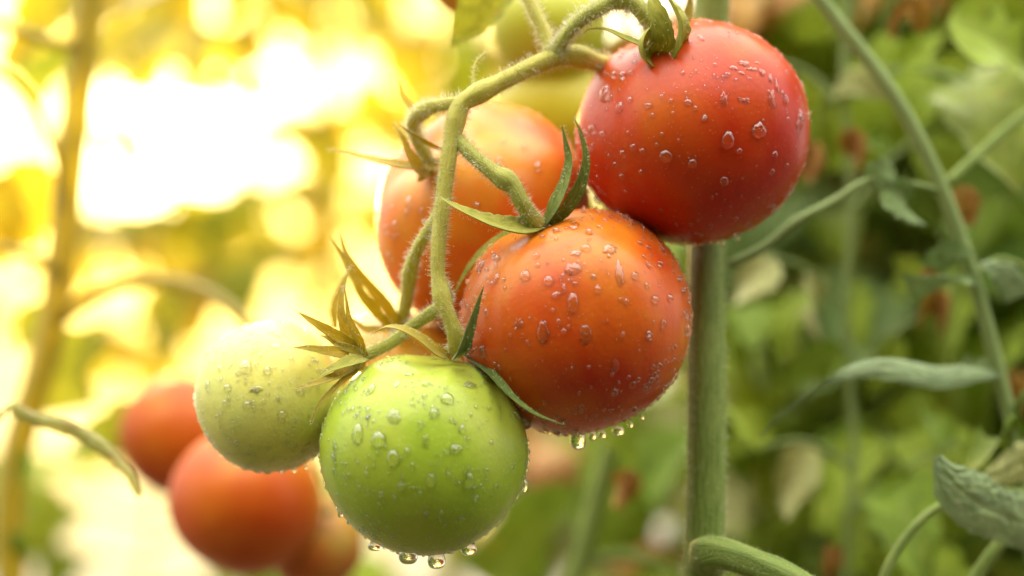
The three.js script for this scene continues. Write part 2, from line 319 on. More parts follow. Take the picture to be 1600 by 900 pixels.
// a drop of water on the skin: its foot follows the skin, its crown bulges and sags
const DOWN = V(0, -1, 0);
function dropGeo(t, p, wide, tall, high, seed, rough = 0.06, rings = 7, segs = 18, sag = 0.25) {
  const d0 = p.clone().normalize(), n = t.normalAt(d0);
  let dn = DOWN.clone().addScaledVector(n, n.y); if (dn.lengthSq() < 0.02) dn = RIGHT.clone().addScaledVector(n, -n.x); dn.normalize();
  const ac = V(0, 0, 0).crossVectors(n, dn), rp = p.length(), pos = [], idx = [], S = 3 + (seed % 7) * 1.37;
  const ring = (rho, h, k) => {
    const a = k / segs * 2 * Math.PI, c = Math.cos(a), s = Math.sin(a), w = 1 + rough * 2.2 * noise(c * 1.6 + S, s * 1.6, S * 2.1) + rough * noise(c * 4 + S, s * 4, S), along = s * (s < 0 ? 1 : 1);
    const q = p.clone().addScaledVector(ac, c * wide * rho * w * (1 + 0.18 * s)).addScaledVector(dn, along * tall * rho * w);
    const b = t.surface(q), nn = n; return b.addScaledVector(nn, h).addScaledVector(dn, h > 0 ? sag * h : 0);
  };
  for (let j = 0; j <= rings; j++) { const rho = j / rings; for (let k = 0; k < segs; k++) { const h = high * Math.pow(Math.max(0, 1 - rho ** 2.4), 0.62) * (1 + rough * noise(rho * 3 + S, k * 0.7, S)) - (j === rings ? 0.00012 : 0), v = ring(rho, h, k); pos.push(v.x, v.y, v.z); } }
  const base = pos.length / 3, bot = t.surface(p).addScaledVector(n, -Math.min(0.0006, 0.25 * wide + 0.0002)); pos.push(bot.x, bot.y, bot.z);
  for (let j = 0; j < rings; j++) for (let k = 0; k < segs; k++) { const a = j * segs + k, b = j * segs + (k + 1) % segs, c = a + segs, d = b + segs; if (j) idx.push(a, c, b); idx.push(b, c, d); }
  for (let k = 0; k < segs; k++) idx.push(base, rings * segs + (k + 1) % segs, rings * segs + k);
  return outward(geo(pos, idx));
}
function hangGeo(t, p, w, long) {          // a drop that hangs from the underside
  const pr = []; for (let i = 0; i <= 14; i++) { const a = i / 14, y = -long * (1 - Math.cos(a * Math.PI)) / 2; pr.push(new THREE.Vector2(Math.max(1e-6, w * Math.pow(Math.sin(a * Math.PI), 0.75) * (0.8 + 0.25 * a)), y)); }
  const g = new THREE.LatheGeometry(pr.reverse(), 20); g.translate(p.x, p.y + long * 0.42, p.z); return outward(g);
}
function addDrops(t, list, hanging, fine, seed) {
  const rnd = RNG(seed);
  list.forEach(([x, y, w, h = w, irr = 0.07, flat = w < 16 ? 0.8 : 0.62], i) => { const p = t.sight(x, y), k = MM(1, p.length() ? p.clone().add(t.at).sub(EYE).dot(FWD) - FOCUS : 0) / 2; part('water_droplet', dropGeo(t, p, w * k, h * k, Math.min(w, h) * k * flat * 1.15, i + seed, irr, 8, 22), water, t); });
  for (const [x, y, w, h] of hanging) { const p = t.sight(x, y), k = MM(1, 0.02); part('water_droplet', hangGeo(t, p, w * k / 2, h * k), water, t); }
  const out = [];
  for (let q = 0, made = 0; made < fine.count && q < fine.count * 40; q++) {
    const d = V(rnd() * 2 - 1, rnd() * 2 - 1, rnd() * 2 - 1); if (d.lengthSq() > 1 || d.lengthSq() < 0.01) continue; d.normalize();
    if (d.dot(FWD) > 0.35 || d.dot(t.axis) > 0.93) continue;
    const m = fbm(d.x * 2.3 + seed, d.y * 2.3, d.z * 2.3), e = 1 - Math.abs(d.dot(FWD)); if (rnd() > clamp(0.35 + m * 0.9 + 0.5 * smooth(e, 0.5, 1), 0.05, 1)) continue;
    const s = fine.min + (fine.max - fine.min) * rnd() ** 2.3; const p = t.surface(d);
    out.push(dropGeo(t, p, s, s * (1 + 0.3 * rnd()), s * (0.7 + 0.3 * rnd()), q, 0.05, s > 0.0006 ? 5 : 3, s > 0.0006 ? 12 : 8)); made++;
  }
  if (out.length) part('droplet_mist', join(out), water, t, 'stuff');
}
// sepals: blades swept along a bent path, widest near the foot, drawn out to a point
function sepal(parent, t, pts, wide, { mat = mSepalGreen, toward = [0, 0.3, 1], bend = 0.25, thick = 0.16, fuzz = 26, seed = 1, twist = 0 } = {}) {
  fuzz *= 3;
  const path = pts.map(([x, y, z]) => P(x, y, z).sub(t.at)), w = MM(wide, 0) / 2;
  const size = (u) => { const s = w * 1.1 * (0.5 + 0.5 * smooth(u, 0, 0.3)) * Math.pow(Math.max(0, 1 - u ** 1.25), 0.85) + 0.00012 * (1 - u) + 0.00003; return [s * (1 + 0.12 * noise(u * 6, seed, 1)), Math.max(0.00016 * (1 - 0.7 * u), s * thick)]; };
  const g = sweep(path, 34, 14, size, { hint: camDir(...toward), bend: () => bend, twist: (u) => twist * u, lift: (u, a) => 1 + 0.13 * noise(u * 15 + seed, Math.cos(a) * 1.5, seed) + 0.08 * noise(u * 40 + seed, Math.cos(a) * 2, Math.sin(a) * 2) });
  const s = part('sepal', g, mat, parent);
  if (fuzz) { const h = hairGeo(path, w * 0.75, w * 0.1, fuzz, 0.0011, seed * 13 + 7, 0.00005, 0.05); part('fuzz', h, mHair, parent === t ? s : parent, 'stuff'); }
  return s;
}
function calyx(t, [x, y, z], r, mat) {       // the green disc where the sepals meet
  const at = P(x, y, z).sub(t.at), n = t.axis, pts = [at.clone().addScaledVector(n, -0.0012), at.clone().addScaledVector(n, 0.0006), at.clone().addScaledVector(n, 0.0022)];
  return part('calyx', sweep(pts, 10, 20, (u) => { const w = MM(r, z) * (1 - 0.75 * u * u) * (0.7 + 0.3 * Math.sin(u * 3)); return [w, w]; }, { lift: (u, a) => 1 + 0.22 * Math.cos(5 * a) }), mat, t);
}

const RED = { ripe: [0.44, 0.020, 0.004], mid: [0.53, 0.062, 0.008], raw: [0.60, 0.17, 0.015] };
const tA = makeTomato({ c: [1083, 207, 0.014], r: 182, flat: 0.965, axis: [-0.34, 0.88, 0.18], seed: 3, ...RED, shift: 0.34, lobe: 0.016, spots: 1500, label: 'large ripe red tomato at upper right, highest of the wet ones' });
const tB = makeTomato({ c: [900, 500, 0.0], r: 182, flat: 0.96, axis: [-0.33, 0.86, 0.25], seed: 8, ripe: [0.45, 0.026, 0.004], mid: [0.56, 0.10, 0.009], raw: [0.64, 0.25, 0.015], shift: 0.16, lobe: 0.014, spots: 1200, specks: 22, label: 'large orange-red tomato in the middle, beaded with water, touching the round green one' });
const tC = makeTomato({ c: [663, 706, -0.012], r: 162, flat: 0.985, axis: [0.12, 0.93, 0.1], seed: 12, ripe: [0.22, 0.35, 0.016], mid: [0.31, 0.41, 0.032], raw: [0.40, 0.46, 0.055], shift: 0.0, spots: 3200, spotAmt: 1.9, spotCol: [0.6, 0.68, 0.3], specks: 6, lobe: 0.006, label: 'round bright green unripe tomato at the bottom, drops hanging below' });
const tD = makeTomato({ c: [423, 620, 0.006], r: 117, flat: 1.0, axis: [0.93, 0.38, 0.1], seed: 15, ripe: [0.54, 0.58, 0.14], mid: [0.66, 0.63, 0.17], raw: [0.72, 0.63, 0.14], shift: 0.05, spots: 2200, spotAmt: 1.7, spotCol: [0.8, 0.78, 0.5], specks: 4, scars: 9, lobe: 0.008, label: 'small pale yellow-green tomato with wet skin, leftmost of the sharp cluster' });
const tE = makeTomato({ c: [752, 337, 0.042], r: 178, flat: 0.9, axis: [-0.62, 0.55, 0.45], seed: 21, ripe: [0.58, 0.05, 0.006], mid: [0.66, 0.12, 0.010], raw: [0.72, 0.27, 0.018], shift: 0.05, lobe: 0.03, lobes: 4, spots: 700, dimple: 0.14, label: 'orange lobed tomato behind the hairy truss stem, partly hidden by the middle one' });
const tF = makeTomato({ c: [628, 612, 0.050], r: 136, axis: [0.1, 0.95, 0.2], seed: 26, ripe: [0.576, 0.144, 0.016], mid: [0.624, 0.256, 0.024], raw: [0.64, 0.36, 0.032], spots: 300, tw: 512, label: 'small orange tomato mostly hidden between the two green ones' });

addDrops(tA, [[1040, 243, 24], [1137, 218, 24, 32], [1186, 202, 30, 24, 0.16], [1082, 255, 17], [1131, 282, 17], [946, 145, 22, 32], [969, 166, 17], [926, 202, 14, 18], [974, 118, 15], [960, 117, 12], [990, 229, 12], [974, 240, 13, 16], [1004, 235, 11], [942, 208, 10], [1012, 164, 14, 10, 0.25], [1101, 183, 11], [1249, 188, 15, 30, 0.25], [1206, 155, 17, 34, 0.3, 0.3], [1146, 106, 14, 9, 0.35, 0.35], [1162, 98, 17, 10, 0.4, 0.3], [1176, 108, 20, 9, 0.4, 0.28], [1190, 112, 11, 15, 0.35, 0.35], [1204, 122, 9, 17, 0.3, 0.35], [1214, 134, 9, 20, 0.3, 0.4], [1222, 146, 7, 12, 0.2], [1158, 114, 11, 7, 0.3, 0.4], [1136, 116, 10, 8, 0.3], [1184, 98, 10, 6, 0.3, 0.4], [1170, 122, 8, 6, 0.2], [1150, 124, 7, 5, 0.2], [1131, 154, 16, 20, 0.4, 0.2], [1163, 157, 26, 10, 0.4, 0.2], [1075, 159, 13, 10, 0.3], [930, 312, 22, 18, 0.15, 0.5], [1210, 240, 11], [1206, 268, 9, 12], [1155, 235, 11], [962, 256, 10], [972, 275, 13, 10], [1002, 268, 10], [985, 155, 10], [1100, 185, 9], [1227, 155, 10, 18, 0.3], [1034, 150, 8], [1080, 350, 10, 7], [1110, 352, 9], [1150, 340, 9, 7], [1168, 350, 9]],
  [[1152, 372, 9, 9], [1128, 380, 8, 7]], { count: 900, min: 0.00012, max: 0.0008 }, 101);
addDrops(tB, [[821, 430, 20], [857, 438, 18], [838, 399, 12], [916, 387, 17], [894, 419, 27, 25, 0.18, 0.35], [953, 389, 25, 22, 0.35, 0.3], [968, 426, 15, 44, 0.16, 0.35], [992, 430, 14], [934, 451, 12, 15], [895, 471, 18, 36, 0.12], [848, 518, 20, 38, 0.1, 0.4], [914, 521, 20, 34, 0.12, 0.35], [869, 460, 17, 12, 0.2], [961, 572, 14, 24, 0.1, 0.3], [1023, 467, 15], [1046, 465, 12, 14], [1031, 411, 11], [1014, 415, 9, 11], [1036, 506, 13, 19, 0.12], [1013, 521, 13], [1073, 515, 11, 20], [1053, 541, 10, 12], [1030, 570, 11], [1018, 592, 13, 10], [988, 600, 12, 16], [959, 612, 14, 16], [990, 638, 14, 12], [1008, 606, 12, 9], [760, 488, 11, 16], [755, 551, 13, 19], [731, 478, 11], [777, 434, 10, 22, 0.15], [777, 404, 15, 12], [752, 415, 13, 24, 0.2], [899, 352, 18, 24, 0.3, 0.3], [921, 362, 14], [881, 450, 8, 18, 0.3], [870, 360, 12], [848, 370, 10], [937, 355, 12, 8], [900, 395, 20, 12, 0.3, 0.25], [881, 517, 11], [920, 573, 8], [1055, 590, 8], [909, 634, 9], [955, 640, 10, 8], [975, 655, 11, 9], [930, 648, 9, 7], [1045, 640, 8], [1061, 560, 8], [1000, 380, 10], [1034, 390, 12], [810, 505, 14, 18, 0.3, 0.2], [845, 640, 10, 8], [880, 655, 12, 8]],
  [[903, 682, 25, 34], [926, 680, 13, 14], [941, 678, 13, 13], [966, 672, 20, 15], [870, 672, 15, 13], [884, 677, 10, 9], [853, 668, 11, 10], [1003, 652, 7, 8], [822, 655, 18, 26], [985, 663, 9, 9]], { count: 1700, min: 0.00012, max: 0.0009 }, 202);
addDrops(tC, [[559, 677, 21, 38], [591, 685, 26, 28], [614, 714, 23, 27], [699, 622, 24, 22], [679, 644, 18, 16], [615, 650, 22, 26, 0.35, 0.25], [582, 606, 13, 22], [673, 750, 17, 25], [732, 751, 18, 31], [713, 700, 24, 16, 0.2], [722, 669, 14, 15], [665, 691, 13, 24, 0.3, 0.25], [636, 704, 11, 12], [744, 777, 11], [523, 736, 9, 15], [523, 695, 8, 19], [690, 562, 40, 10, 0.35, 0.15], [735, 601, 30, 14, 0.3, 0.25], [657, 770, 9], [768, 690, 8], [626, 760, 11, 14], [596, 770, 10], [645, 725, 8], [700, 740, 8], [760, 735, 9, 11], [706, 655, 9], [575, 640, 8, 12], [545, 640, 9], [640, 585, 14, 10, 0.3, 0.25], [665, 600, 12, 10], [620, 600, 10, 18, 0.3, 0.2], [775, 760, 9, 11], [690, 800, 9], [720, 810, 10]],
  [[638, 864, 30, 28], [682, 872, 28, 27], [733, 856, 26, 20], [586, 852, 22, 14], [532, 800, 9, 14], [820, 757, 13, 20], [805, 647, 12, 14], [749, 574, 15, 14], [778, 600, 9, 10], [826, 705, 6, 8]], { count: 1700, min: 0.00012, max: 0.00072 }, 303);
addDrops(tD, [[325, 602, 11, 16], [356, 605, 13], [384, 572, 22, 24, 0.15], [418, 578, 14], [386, 631, 14, 11], [441, 646, 15, 13], [400, 608, 26, 12, 0.3, 0.25], [352, 628, 10], [365, 660, 9], [345, 575, 10], [430, 540, 16, 10, 0.3, 0.25], [455, 560, 9], [400, 545, 10], [370, 690, 10], [420, 700, 9], [340, 650, 9], [470, 610, 9], [450, 690, 8]],
  [[401, 732, 10, 11], [418, 735, 14, 10], [460, 734, 9, 9], [384, 728, 8, 9], [322, 672, 8, 9], [440, 736, 7, 7], [332, 688, 7, 8], [478, 730, 7, 7]], { count: 1300, min: 0.00012, max: 0.0007 }, 404);
addDrops(tE, [[640, 315, 14, 20], [618, 350, 13], [690, 300, 16], [780, 250, 12], [840, 260, 14, 18], [610, 400, 12, 18], [665, 345, 12], [820, 230, 11], [870, 300, 13], [745, 320, 12], [800, 300, 10], [655, 420, 10]], [], { count: 420, min: 0.00014, max: 0.0009 }, 505);
addDrops(tF, [[498, 720, 10]], [], { count: 120, min: 0.00012, max: 0.0006 }, 606);

// sepals of each fruit (the calyx carries them)
{ const c = calyx(tA, [1026, 62, 0.004], 26, mSepalLime);
  sepal(c, tA, [[1022, 78, -0.006], [1000, 70, -0.009], [972, 58, -0.010], [945, 46, -0.008], [922, 46, -0.006], [908, 55, -0.003]], 22, { mat: mSepalLime, toward: [0.2, 0.7, 0.6], seed: 11, bend: 0.3 });
  sepal(c, tA, [[1030, 76, -0.006], [1008, 92, -0.013], [999, 72, -0.016], [1008, 52, -0.015], [1022, 46, -0.013], [1018, 62, -0.016], [1006, 80, -0.0175]], 44, { mat: mSepalLime, toward: [0.6, 0.3, 0.7], seed: 12, bend: 0.5 });
  sepal(c, tA, [[1034, 80, -0.007], [1058, 62, -0.014], [1062, 36, -0.017], [1050, 8, -0.016], [1034, -14, -0.012]], 54, { mat: mSepalLime, toward: [0.7, 0.1, 0.8], seed: 13, bend: 0.55 });
  sepal(c, tA, [[1026, 82, -0.010], [1036, 60, -0.016], [1032, 30, -0.018], [1022, 5, -0.017], [1020, -20, -0.013]], 42, { mat: mSepalLime, toward: [0.1, 0.1, 1], seed: 14, bend: 0.4 });
  sepal(c, tA, [[1050, 62, 0.006], [1068, 40, 0.008], [1076, 10, 0.008], [1078, -25, 0.006]], 22, { mat: mSepalLime, toward: [0.5, 0.2, 0.8], seed: 15 }); }
{ const c = calyx(tB, [838, 352, -0.010], 24, mSepalGreen);
  sepal(c, tB, [[842, 352, -0.012], [808, 358, -0.018], [770, 350, -0.021], [728, 332, -0.022], [700, 317, -0.021], [683, 305, -0.020]], 46, { mat: mSepalLime, toward: [-0.1, 0.55, 0.8], seed: 21, bend: 0.4, fuzz: 50 });
  sepal(c, tB, [[852, 350, -0.012], [868, 322, -0.014], [884, 285, -0.013], [890, 250, -0.011], [884, 220, -0.010], [878, 196, -0.009]], 30, { mat: mSepalGreen, toward: [-0.8, 0.1, 0.6], seed: 22, bend: 0.35, fuzz: 40 });
  sepal(c, tB, [[858, 350, -0.010], [882, 326, -0.012], [905, 288, -0.013], [914, 250, -0.012], [908, 214, -0.011], [897, 182, -0.011]], 30, { mat: mSepalGreen, toward: [0.7, 0.1, 0.7], seed: 23, bend: 0.35, fuzz: 40 });
  sepal(c, tB, [[826, 352, -0.004], [790, 368, -0.002], [752, 395, -0.001], [728, 425, 0.0], [706, 468, 0.004]], 17, { mat: mSepalLime, toward: [-0.6, 0.3, 0.7], seed: 24 }); }
{ const c = calyx(tC, [712, 548, -0.012], 20, mSepalGreen);
  sepal(c, tC, [[712, 556, -0.024], [722, 545, -0.030], [732, 515, -0.031], [742, 485, -0.030], [750, 462, -0.028], [756, 446, -0.027]], 36, { mat: mSepalDark, toward: [0.5, 0, 0.9], seed: 31, bend: 0.3, fuzz: 20 });
  sepal(c, tC, [[700, 556, -0.018], [678, 548, -0.024], [655, 530, -0.026], [628, 515, -0.026], [602, 512, -0.024], [578, 524, -0.022]], 32, { mat: mSepalGlare, toward: [0.1, 0.5, 0.8], seed: 32, bend: 0.35, fuzz: 40 });
  sepal(c, tC, [[730, 555, -0.006], [768, 585, -0.024], [800, 620, -0.032], [835, 646, -0.035], [862, 657, -0.0355], [884, 665, -0.035]], 22, { mat: mSepalDark, toward: [0.3, 0.5, 0.8], seed: 33, bend: 0.3, fuzz: 20 }); }
{ const c = calyx(tD, [560, 560, -0.004], 22, mSepalGlare), o = (s, w, pts, e = {}) => sepal(c, tD, pts, w, { mat: mSepalGlare, toward: [-0.2, 0.3, 1], seed: s, bend: 0.35, fuzz: 26, ...e });
  o(41, 24, [[560, 552, -0.010], [540, 535, -0.015], [515, 518, -0.017], [490, 503, -0.017], [464, 487, -0.015]]);
  o(42, 20, [[560, 558, -0.012], [535, 552, -0.017], [508, 548, -0.018], [482, 544, -0.018], [458, 543, -0.016]]);
  o(43, 30, [[568, 560, -0.013], [548, 566, -0.020], [525, 574, -0.022], [508, 582, -0.021], [496, 592, -0.020]], { mat: mSepalLime });
  o(44, 20, [[560, 568, -0.013], [530, 586, -0.021], [500, 597, -0.022], [476, 604, -0.021], [456, 609, -0.019]]);
  o(45, 15, [[562, 572, -0.012], [540, 592, -0.021], [515, 615, -0.022], [497, 635, -0.021], [486, 662, -0.018]], { mat: mSepalGlare });
  o(47, 14, [[566, 554, -0.012], [548, 545, -0.016], [530, 540, -0.017], [512, 528, -0.016], [498, 524, -0.014]]);
  o(48, 14, [[572, 556, -0.010], [560, 530, -0.014], [546, 500, -0.015], [541, 470, -0.015], [537, 445, -0.014]], { twist: -1 });
  o(46, 20, [[572, 558, -0.010], [552, 535, -0.012], [538, 505, -0.013], [535, 470, -0.013], [542, 435, -0.013], [556, 402, -0.012]], { twist: 1.5 }); }
{ const c = calyx(tF, [610, 500, 0.034], 20, mSepalGlare), o = (s, w, pts, e = {}) => sepal(c, tF, pts, w, { mat: mSepalGlare, toward: [-0.5, 0.3, 0.8], seed: s, bend: 0.3, fuzz: 20, ...e });
  o(51, 26, [[628, 510, 0.02], [605, 478, 0.016], [580, 448, 0.015], [558, 420, 0.015], [542, 395, 0.015], [532, 362, 0.016]]);
  o(52, 20, [[612, 512, 0.016], [590, 488, 0.012], [568, 460, 0.010], [552, 430, 0.010], [536, 398, 0.012], [516, 368, 0.014]]);
  o(53, 18, [[600, 514, 0.016], [570, 515, 0.012], [548, 500, 0.011], [530, 512, 0.010]]); 
  o(54, 18, [[525, 512, 0.014], [524, 480, 0.013], [535, 445, 0.013], [548, 415, 0.013]]); }
{ const c = calyx(tE, [668, 262, 0.012], 26, mSepalGlare), o = (s, w, pts, e = {}) => sepal(c, tE, pts, w, { mat: mSepalGlare, toward: [-0.2, 0.6, 0.7], seed: s, bend: 0.35, fuzz: 30, ...e });
  o(61, 30, [[668, 262, 0.008], [640, 262, 0.003], [605, 256, 0.002], [565, 246, 0.003], [535, 238, 0.004], [508, 233, 0.005]]);
  o(62, 32, [[662, 270, 0.006], [646, 256, 0.000], [636, 238, -0.002], [628, 215, -0.001], [614, 190, 0.001]], { toward: [0.7, 0.2, 0.6] });
  o(63, 28, [[690, 236, 0.006], [672, 228, 0.000], [652, 216, -0.002], [636, 205, -0.002], [624, 195, 0.0]]);
  o(64, 22, [[664, 240, 0.022], [650, 190, 0.030], [640, 165, 0.034], [628, 150, 0.036], [620, 126, 0.036]]); }

// ---------------------------------------------------------------- the truss: stalks that carry the fruits
{
  const t = thing('tomato_truss', 'hairy yellow-green branching truss stalk that carries the wet tomatoes', 'stalk', P(715, 160, -0.006));
  const rel = (l) => l.map(([x, y, z]) => P(x, y, z).sub(t.position));
  const add = (name, l, w0, w1, mat, o, hair, hl = 0.0022) => {
    const p = rel(l), r0 = MM(w0) / 2, r1 = MM(w1) / 2; const m = part(name, stemGeo(p, r0, r1, { n: 60, m: 18, ...o }), mat, t);
    if (hair) part('hairs', hairGeo(p, r0, r1, hair * 3, hl, hair + w0 * 7 + l[0][0], 0.000045), mHair, m, 'stuff');
  };
  add('peduncle', [[1105, 120, 0.046], [1010, 118, 0.040], [940, 100, 0.010], [895, 88, 0.0], [862, 92, -0.003], [800, 120, -0.006], [750, 146, -0.008], [722, 164, -0.009], [710, 196, -0.010], [702, 240, -0.012], [694, 300, -0.014], [688, 350, -0.016], [685, 390, -0.018], [685, 430, -0.019], [691, 465, -0.021], [704, 500, -0.022], [714, 530, -0.021], [714, 552, -0.018]], 34, 20, mTruss, { n: 190, knots: [[0.36, 0.02, 0.3], [0.545, 0.022, 0.3], [0.61, 0.02, 0.25], [0.9, 0.02, 0.3], [0.98, 0.03, 0.35]], seed: 2 }, 1500);
  add('pedicel', [[712, 215, -0.010], [742, 246, -0.014], [775, 272, -0.017], [800, 289, -0.018], [815, 315, -0.018], [830, 340, -0.015], [838, 354, -0.011]], 22, 24, mPedicel, { knots: [[0.52, 0.07, 0.45], [0.95, 0.1, 0.3]], seed: 4 }, 420);
  add('pedicel', [[722, 160, -0.008], [690, 164, -0.006], [664, 172, -0.002], [646, 190, 0.004], [650, 214, 0.008], [664, 240, 0.010], [672, 266, 0.014]], 20, 22, mTruss, { knots: [[0.4, 0.1, 0.2]], seed: 5 }, 420, 0.0026);
  add('pedicel', [[692, 318, -0.014], [676, 350, -0.012], [656, 382, -0.008], [642, 420, 0.0], [636, 460, 0.010], [628, 498, 0.022], [618, 512, 0.032]], 18, 22, mTruss, { knots: [[0.45, 0.08, 0.3]], seed: 6 }, 300);
  add('pedicel', [[690, 440, -0.019], [700, 468, -0.012], [672, 490, -0.006], [640, 512, -0.004], [612, 534, -0.006], [585, 548, -0.006], [562, 558, -0.004]], 16, 20, mPedicel, { knots: [[0.4, 0.08, 0.25]], seed: 7 }, 320);
  add('pedicel', [[868, 90, -0.003], [880, 62, -0.005], [905, 34, -0.006], [935, 14, -0.007], [960, 0, -0.006], [985, 2, -0.006], [1008, 24, -0.006], [1026, 52, -0.003], [1032, 72, 0.001]], 20, 30, mPedicel, { n: 80, knots: [[0.55, 0.06, 0.35]], seed: 8 }, 700, 0.003);
  add('side_shoot', [[860, 84, -0.002], [852, 55, 0.0], [838, 25, 0.002], [822, -10, 0.005], [800, -70, 0.012]], 22, 16, mTruss, { seed: 9 }, 200, 0.003);
  add('side_shoot', [[742, 146, -0.008], [740, 118, -0.006], [744, 96, -0.003], [760, 82, 0.001]], 4, 3, mTruss, { n: 20, m: 8, seed: 10 }, 30, 0.0015);
}

// ---------------------------------------------------------------- leaf shapes
function leafletGeo(seed, { nu = 20, nv = 10, wide = 0.34, teeth = 0.16, droop = 0.5, cup = 0.25, ripple = 0.06, curl = 0, thickScale = 1 } = {}) {
  // a leaflet of length 1 along +y, face towards +z
  const rnd = RNG(seed * 91 + 3), pos = [], uv = [], idx = [], S = rnd() * 50; let y = 0, z = 0, a = 0.2 * droop;
  for (let i = 0; i <= nu; i++) {
    const u = i / nu, body = Math.pow(Math.sin(Math.PI * Math.pow(clamp(u, 0.0, 1), 0.72)), 0.85);
    for (let j = 0; j <= nv; j++) {
      const v = j / nv * 2 - 1, side = v < 0 ? 0.37 : 0, saw = ((u * 4.3 + side + 0.15 * noise(u * 5, S, v < 0 ? 1 : 3)) % 1), lobe = 1 - teeth * (1.5 * saw * saw) * smooth(u, 0.05, 0.3) - 0.3 * teeth * ((u * 11 + side) % 1);
      const w = wide * body * lobe + 0.006, x = v * w;
      const zz = cup * x * x / wide * 2 + ripple * Math.abs(v) ** 1.5 * noise(u * 4 + S, v * 1.3, S) * 1.6 + 0.012 * noise(u * 13 + S, v * 5, S) + curl * Math.sin(v * 2) * u;
      pos.push(x * Math.cos(curl * u), y - Math.sin(a) * zz * -1, z + Math.cos(a) * zz); uv.push(0.5 + v * 0.5, u);
    }
    y += Math.cos(a) / nu; z -= Math.sin(a) / nu; a += droop / nu * (1.2 + 0.6 * noise(u * 3, S, 1));
  }
  for (let i = 0; i < nu; i++) for (let j = 0; j < nv; j++) { const p = i * (nv + 1) + j, q = p + 1, r = p + nv + 1, s = r + 1; idx.push(p, q, r, q, s, r); }
  return geo(pos, idx, uv);
}
const LEAFLETS = [1, 2, 3, 4, 5, 6].map((s) => leafletGeo(s, { wide: 0.27 + 0.03 * (s % 4), droop: 0.35 + 0.22 * (s % 3), cup: 0.15 + 0.1 * (s % 3), ripple: 0.06 + 0.02 * (s % 3), curl: (s % 3 - 1) * 0.35 }));
function orient(o, base, tip, face) {
  const y = tip.clone().sub(base), L = y.length(); y.normalize();
  const z = face.clone().addScaledVector(y, -face.dot(y)).normalize(), x = V(0, 0, 0).crossVectors(y, z);
  o.matrixAutoUpdate = true; o.position.copy(base); o.quaternion.setFromRotationMatrix(new THREE.Matrix4().makeBasis(x, y, z)); o.scale.setScalar(L); return o;
}
// a compound tomato leaf: a stalk with pairs of leaflets and one at its end
function compoundLeaf(plant, base, dir, len, mats, rnd, { pairs = 3, size = 0.42, sag = 0.35, mStalk = mStem } = {}) {
  const side = V(0, 0, 0).crossVectors(dir, V(0, 1, 0)).normalize(), pts = [0, 0.35, 0.7, 1].map((t) => base.clone().addScaledVector(dir, len * t).addScaledVector(DOWN, sag * len * t * t).addScaledVector(side, 0.06 * len * (rnd() - 0.5)));
  const stalk = part('leaf', stemGeo(pts, len * 0.011, len * 0.005, { n: 14, m: 6, seed: 3 }), mStalk, plant);
  const curve = new THREE.CatmullRomCurve3(pts), up = V(0, 1, 0);
  const leaflet = (p, d, L) => {
    const face = up.clone().addScaledVector(side, (rnd() - 0.5) * 1.2).addScaledVector(dir, (rnd() - 0.5) * 0.9).addScaledVector(FWD, -0.7 * rnd());
    const m = part('leaflet', LEAFLETS[Math.floor(rnd() * 6)], mats[Math.floor(rnd() * mats.length)], stalk); orient(m, p, p.clone().addScaledVector(d, L), face.normalize());
  };
  for (let i = 0; i < pairs; i++) for (const s of [-1, 1]) {
    const t = 0.3 + 0.62 * i / pairs, p = curve.getPointAt(t), T = curve.getTangentAt(t);
    leaflet(p, T.clone().multiplyScalar(0.55 + 0.3 * rnd()).addScaledVector(side, s * (0.75 + 0.3 * rnd())).addScaledVector(DOWN, 0.5 * rnd()).normalize(), len * size * (0.75 + 0.5 * rnd()));
  }
  leaflet(curve.getPointAt(1), curve.getTangentAt(1), len * size * (1.05 + 0.3 * rnd()));
  return stalk;
}
function ribbonGeo(path, face, half, roll, seed, n = 90, nv = 14, relief = 0.0005) {      // a blade along a bent midline: half(u) its half width in metres, roll(u) how far it curls round the midline
  const F = frames(path, n, face), pos = [], uv = [], idx = [];
  for (const f of F) for (let j = 0; j <= nv; j++) {
    const v = j / nv * 2 - 1, u = f.t, w = half(u) * (1 + 0.16 * noise(u * 16, v < 0 ? 1 : 5, seed) + 0.06 * noise(u * 45, v < 0 ? 1 : 5, seed)), r = Math.max(0.05, roll(u));
    const x = Math.sin(v * r) / r * w, y = (Math.cos(v * r) - 1) / r * w + relief * (noise(u * 34, v * 4, seed) + 0.6 * noise(u * 12, v * 2, seed) + 1.2 * Math.abs(v) * noise(u * 9, v, seed + 4) - 1.2 * Math.exp(-((v / 0.1) ** 2)));
    pos.push(f.p.x + f.B.x * x + f.N.x * y, f.p.y + f.B.y * x + f.N.y * y, f.p.z + f.B.z * x + f.N.z * y); uv.push(0.5 + v / 2, u);
  }
  for (let i = 0; i < n; i++) for (let j = 0; j < nv; j++) { const a = i * (nv + 1) + j, b = a + 1, c = a + nv + 1, d = c + 1; idx.push(a, b, c, b, d, c); }
  return geo(pos, idx, uv);
}
function simpleLeaf(parent, list) {      // [base, tip, face, material, width scale, shape]
  for (const [b, e, face, mat, wx = 1, k = 0] of list) { const m = part('leaf', LEAFLETS[k % 6], mat, parent); orient(m, P(...b).sub(parent.position), P(...e).sub(parent.position), camDir(...face)); m.scale.x *= wx; }
}
const ground = (v) => V(v.x, 0, v.z);

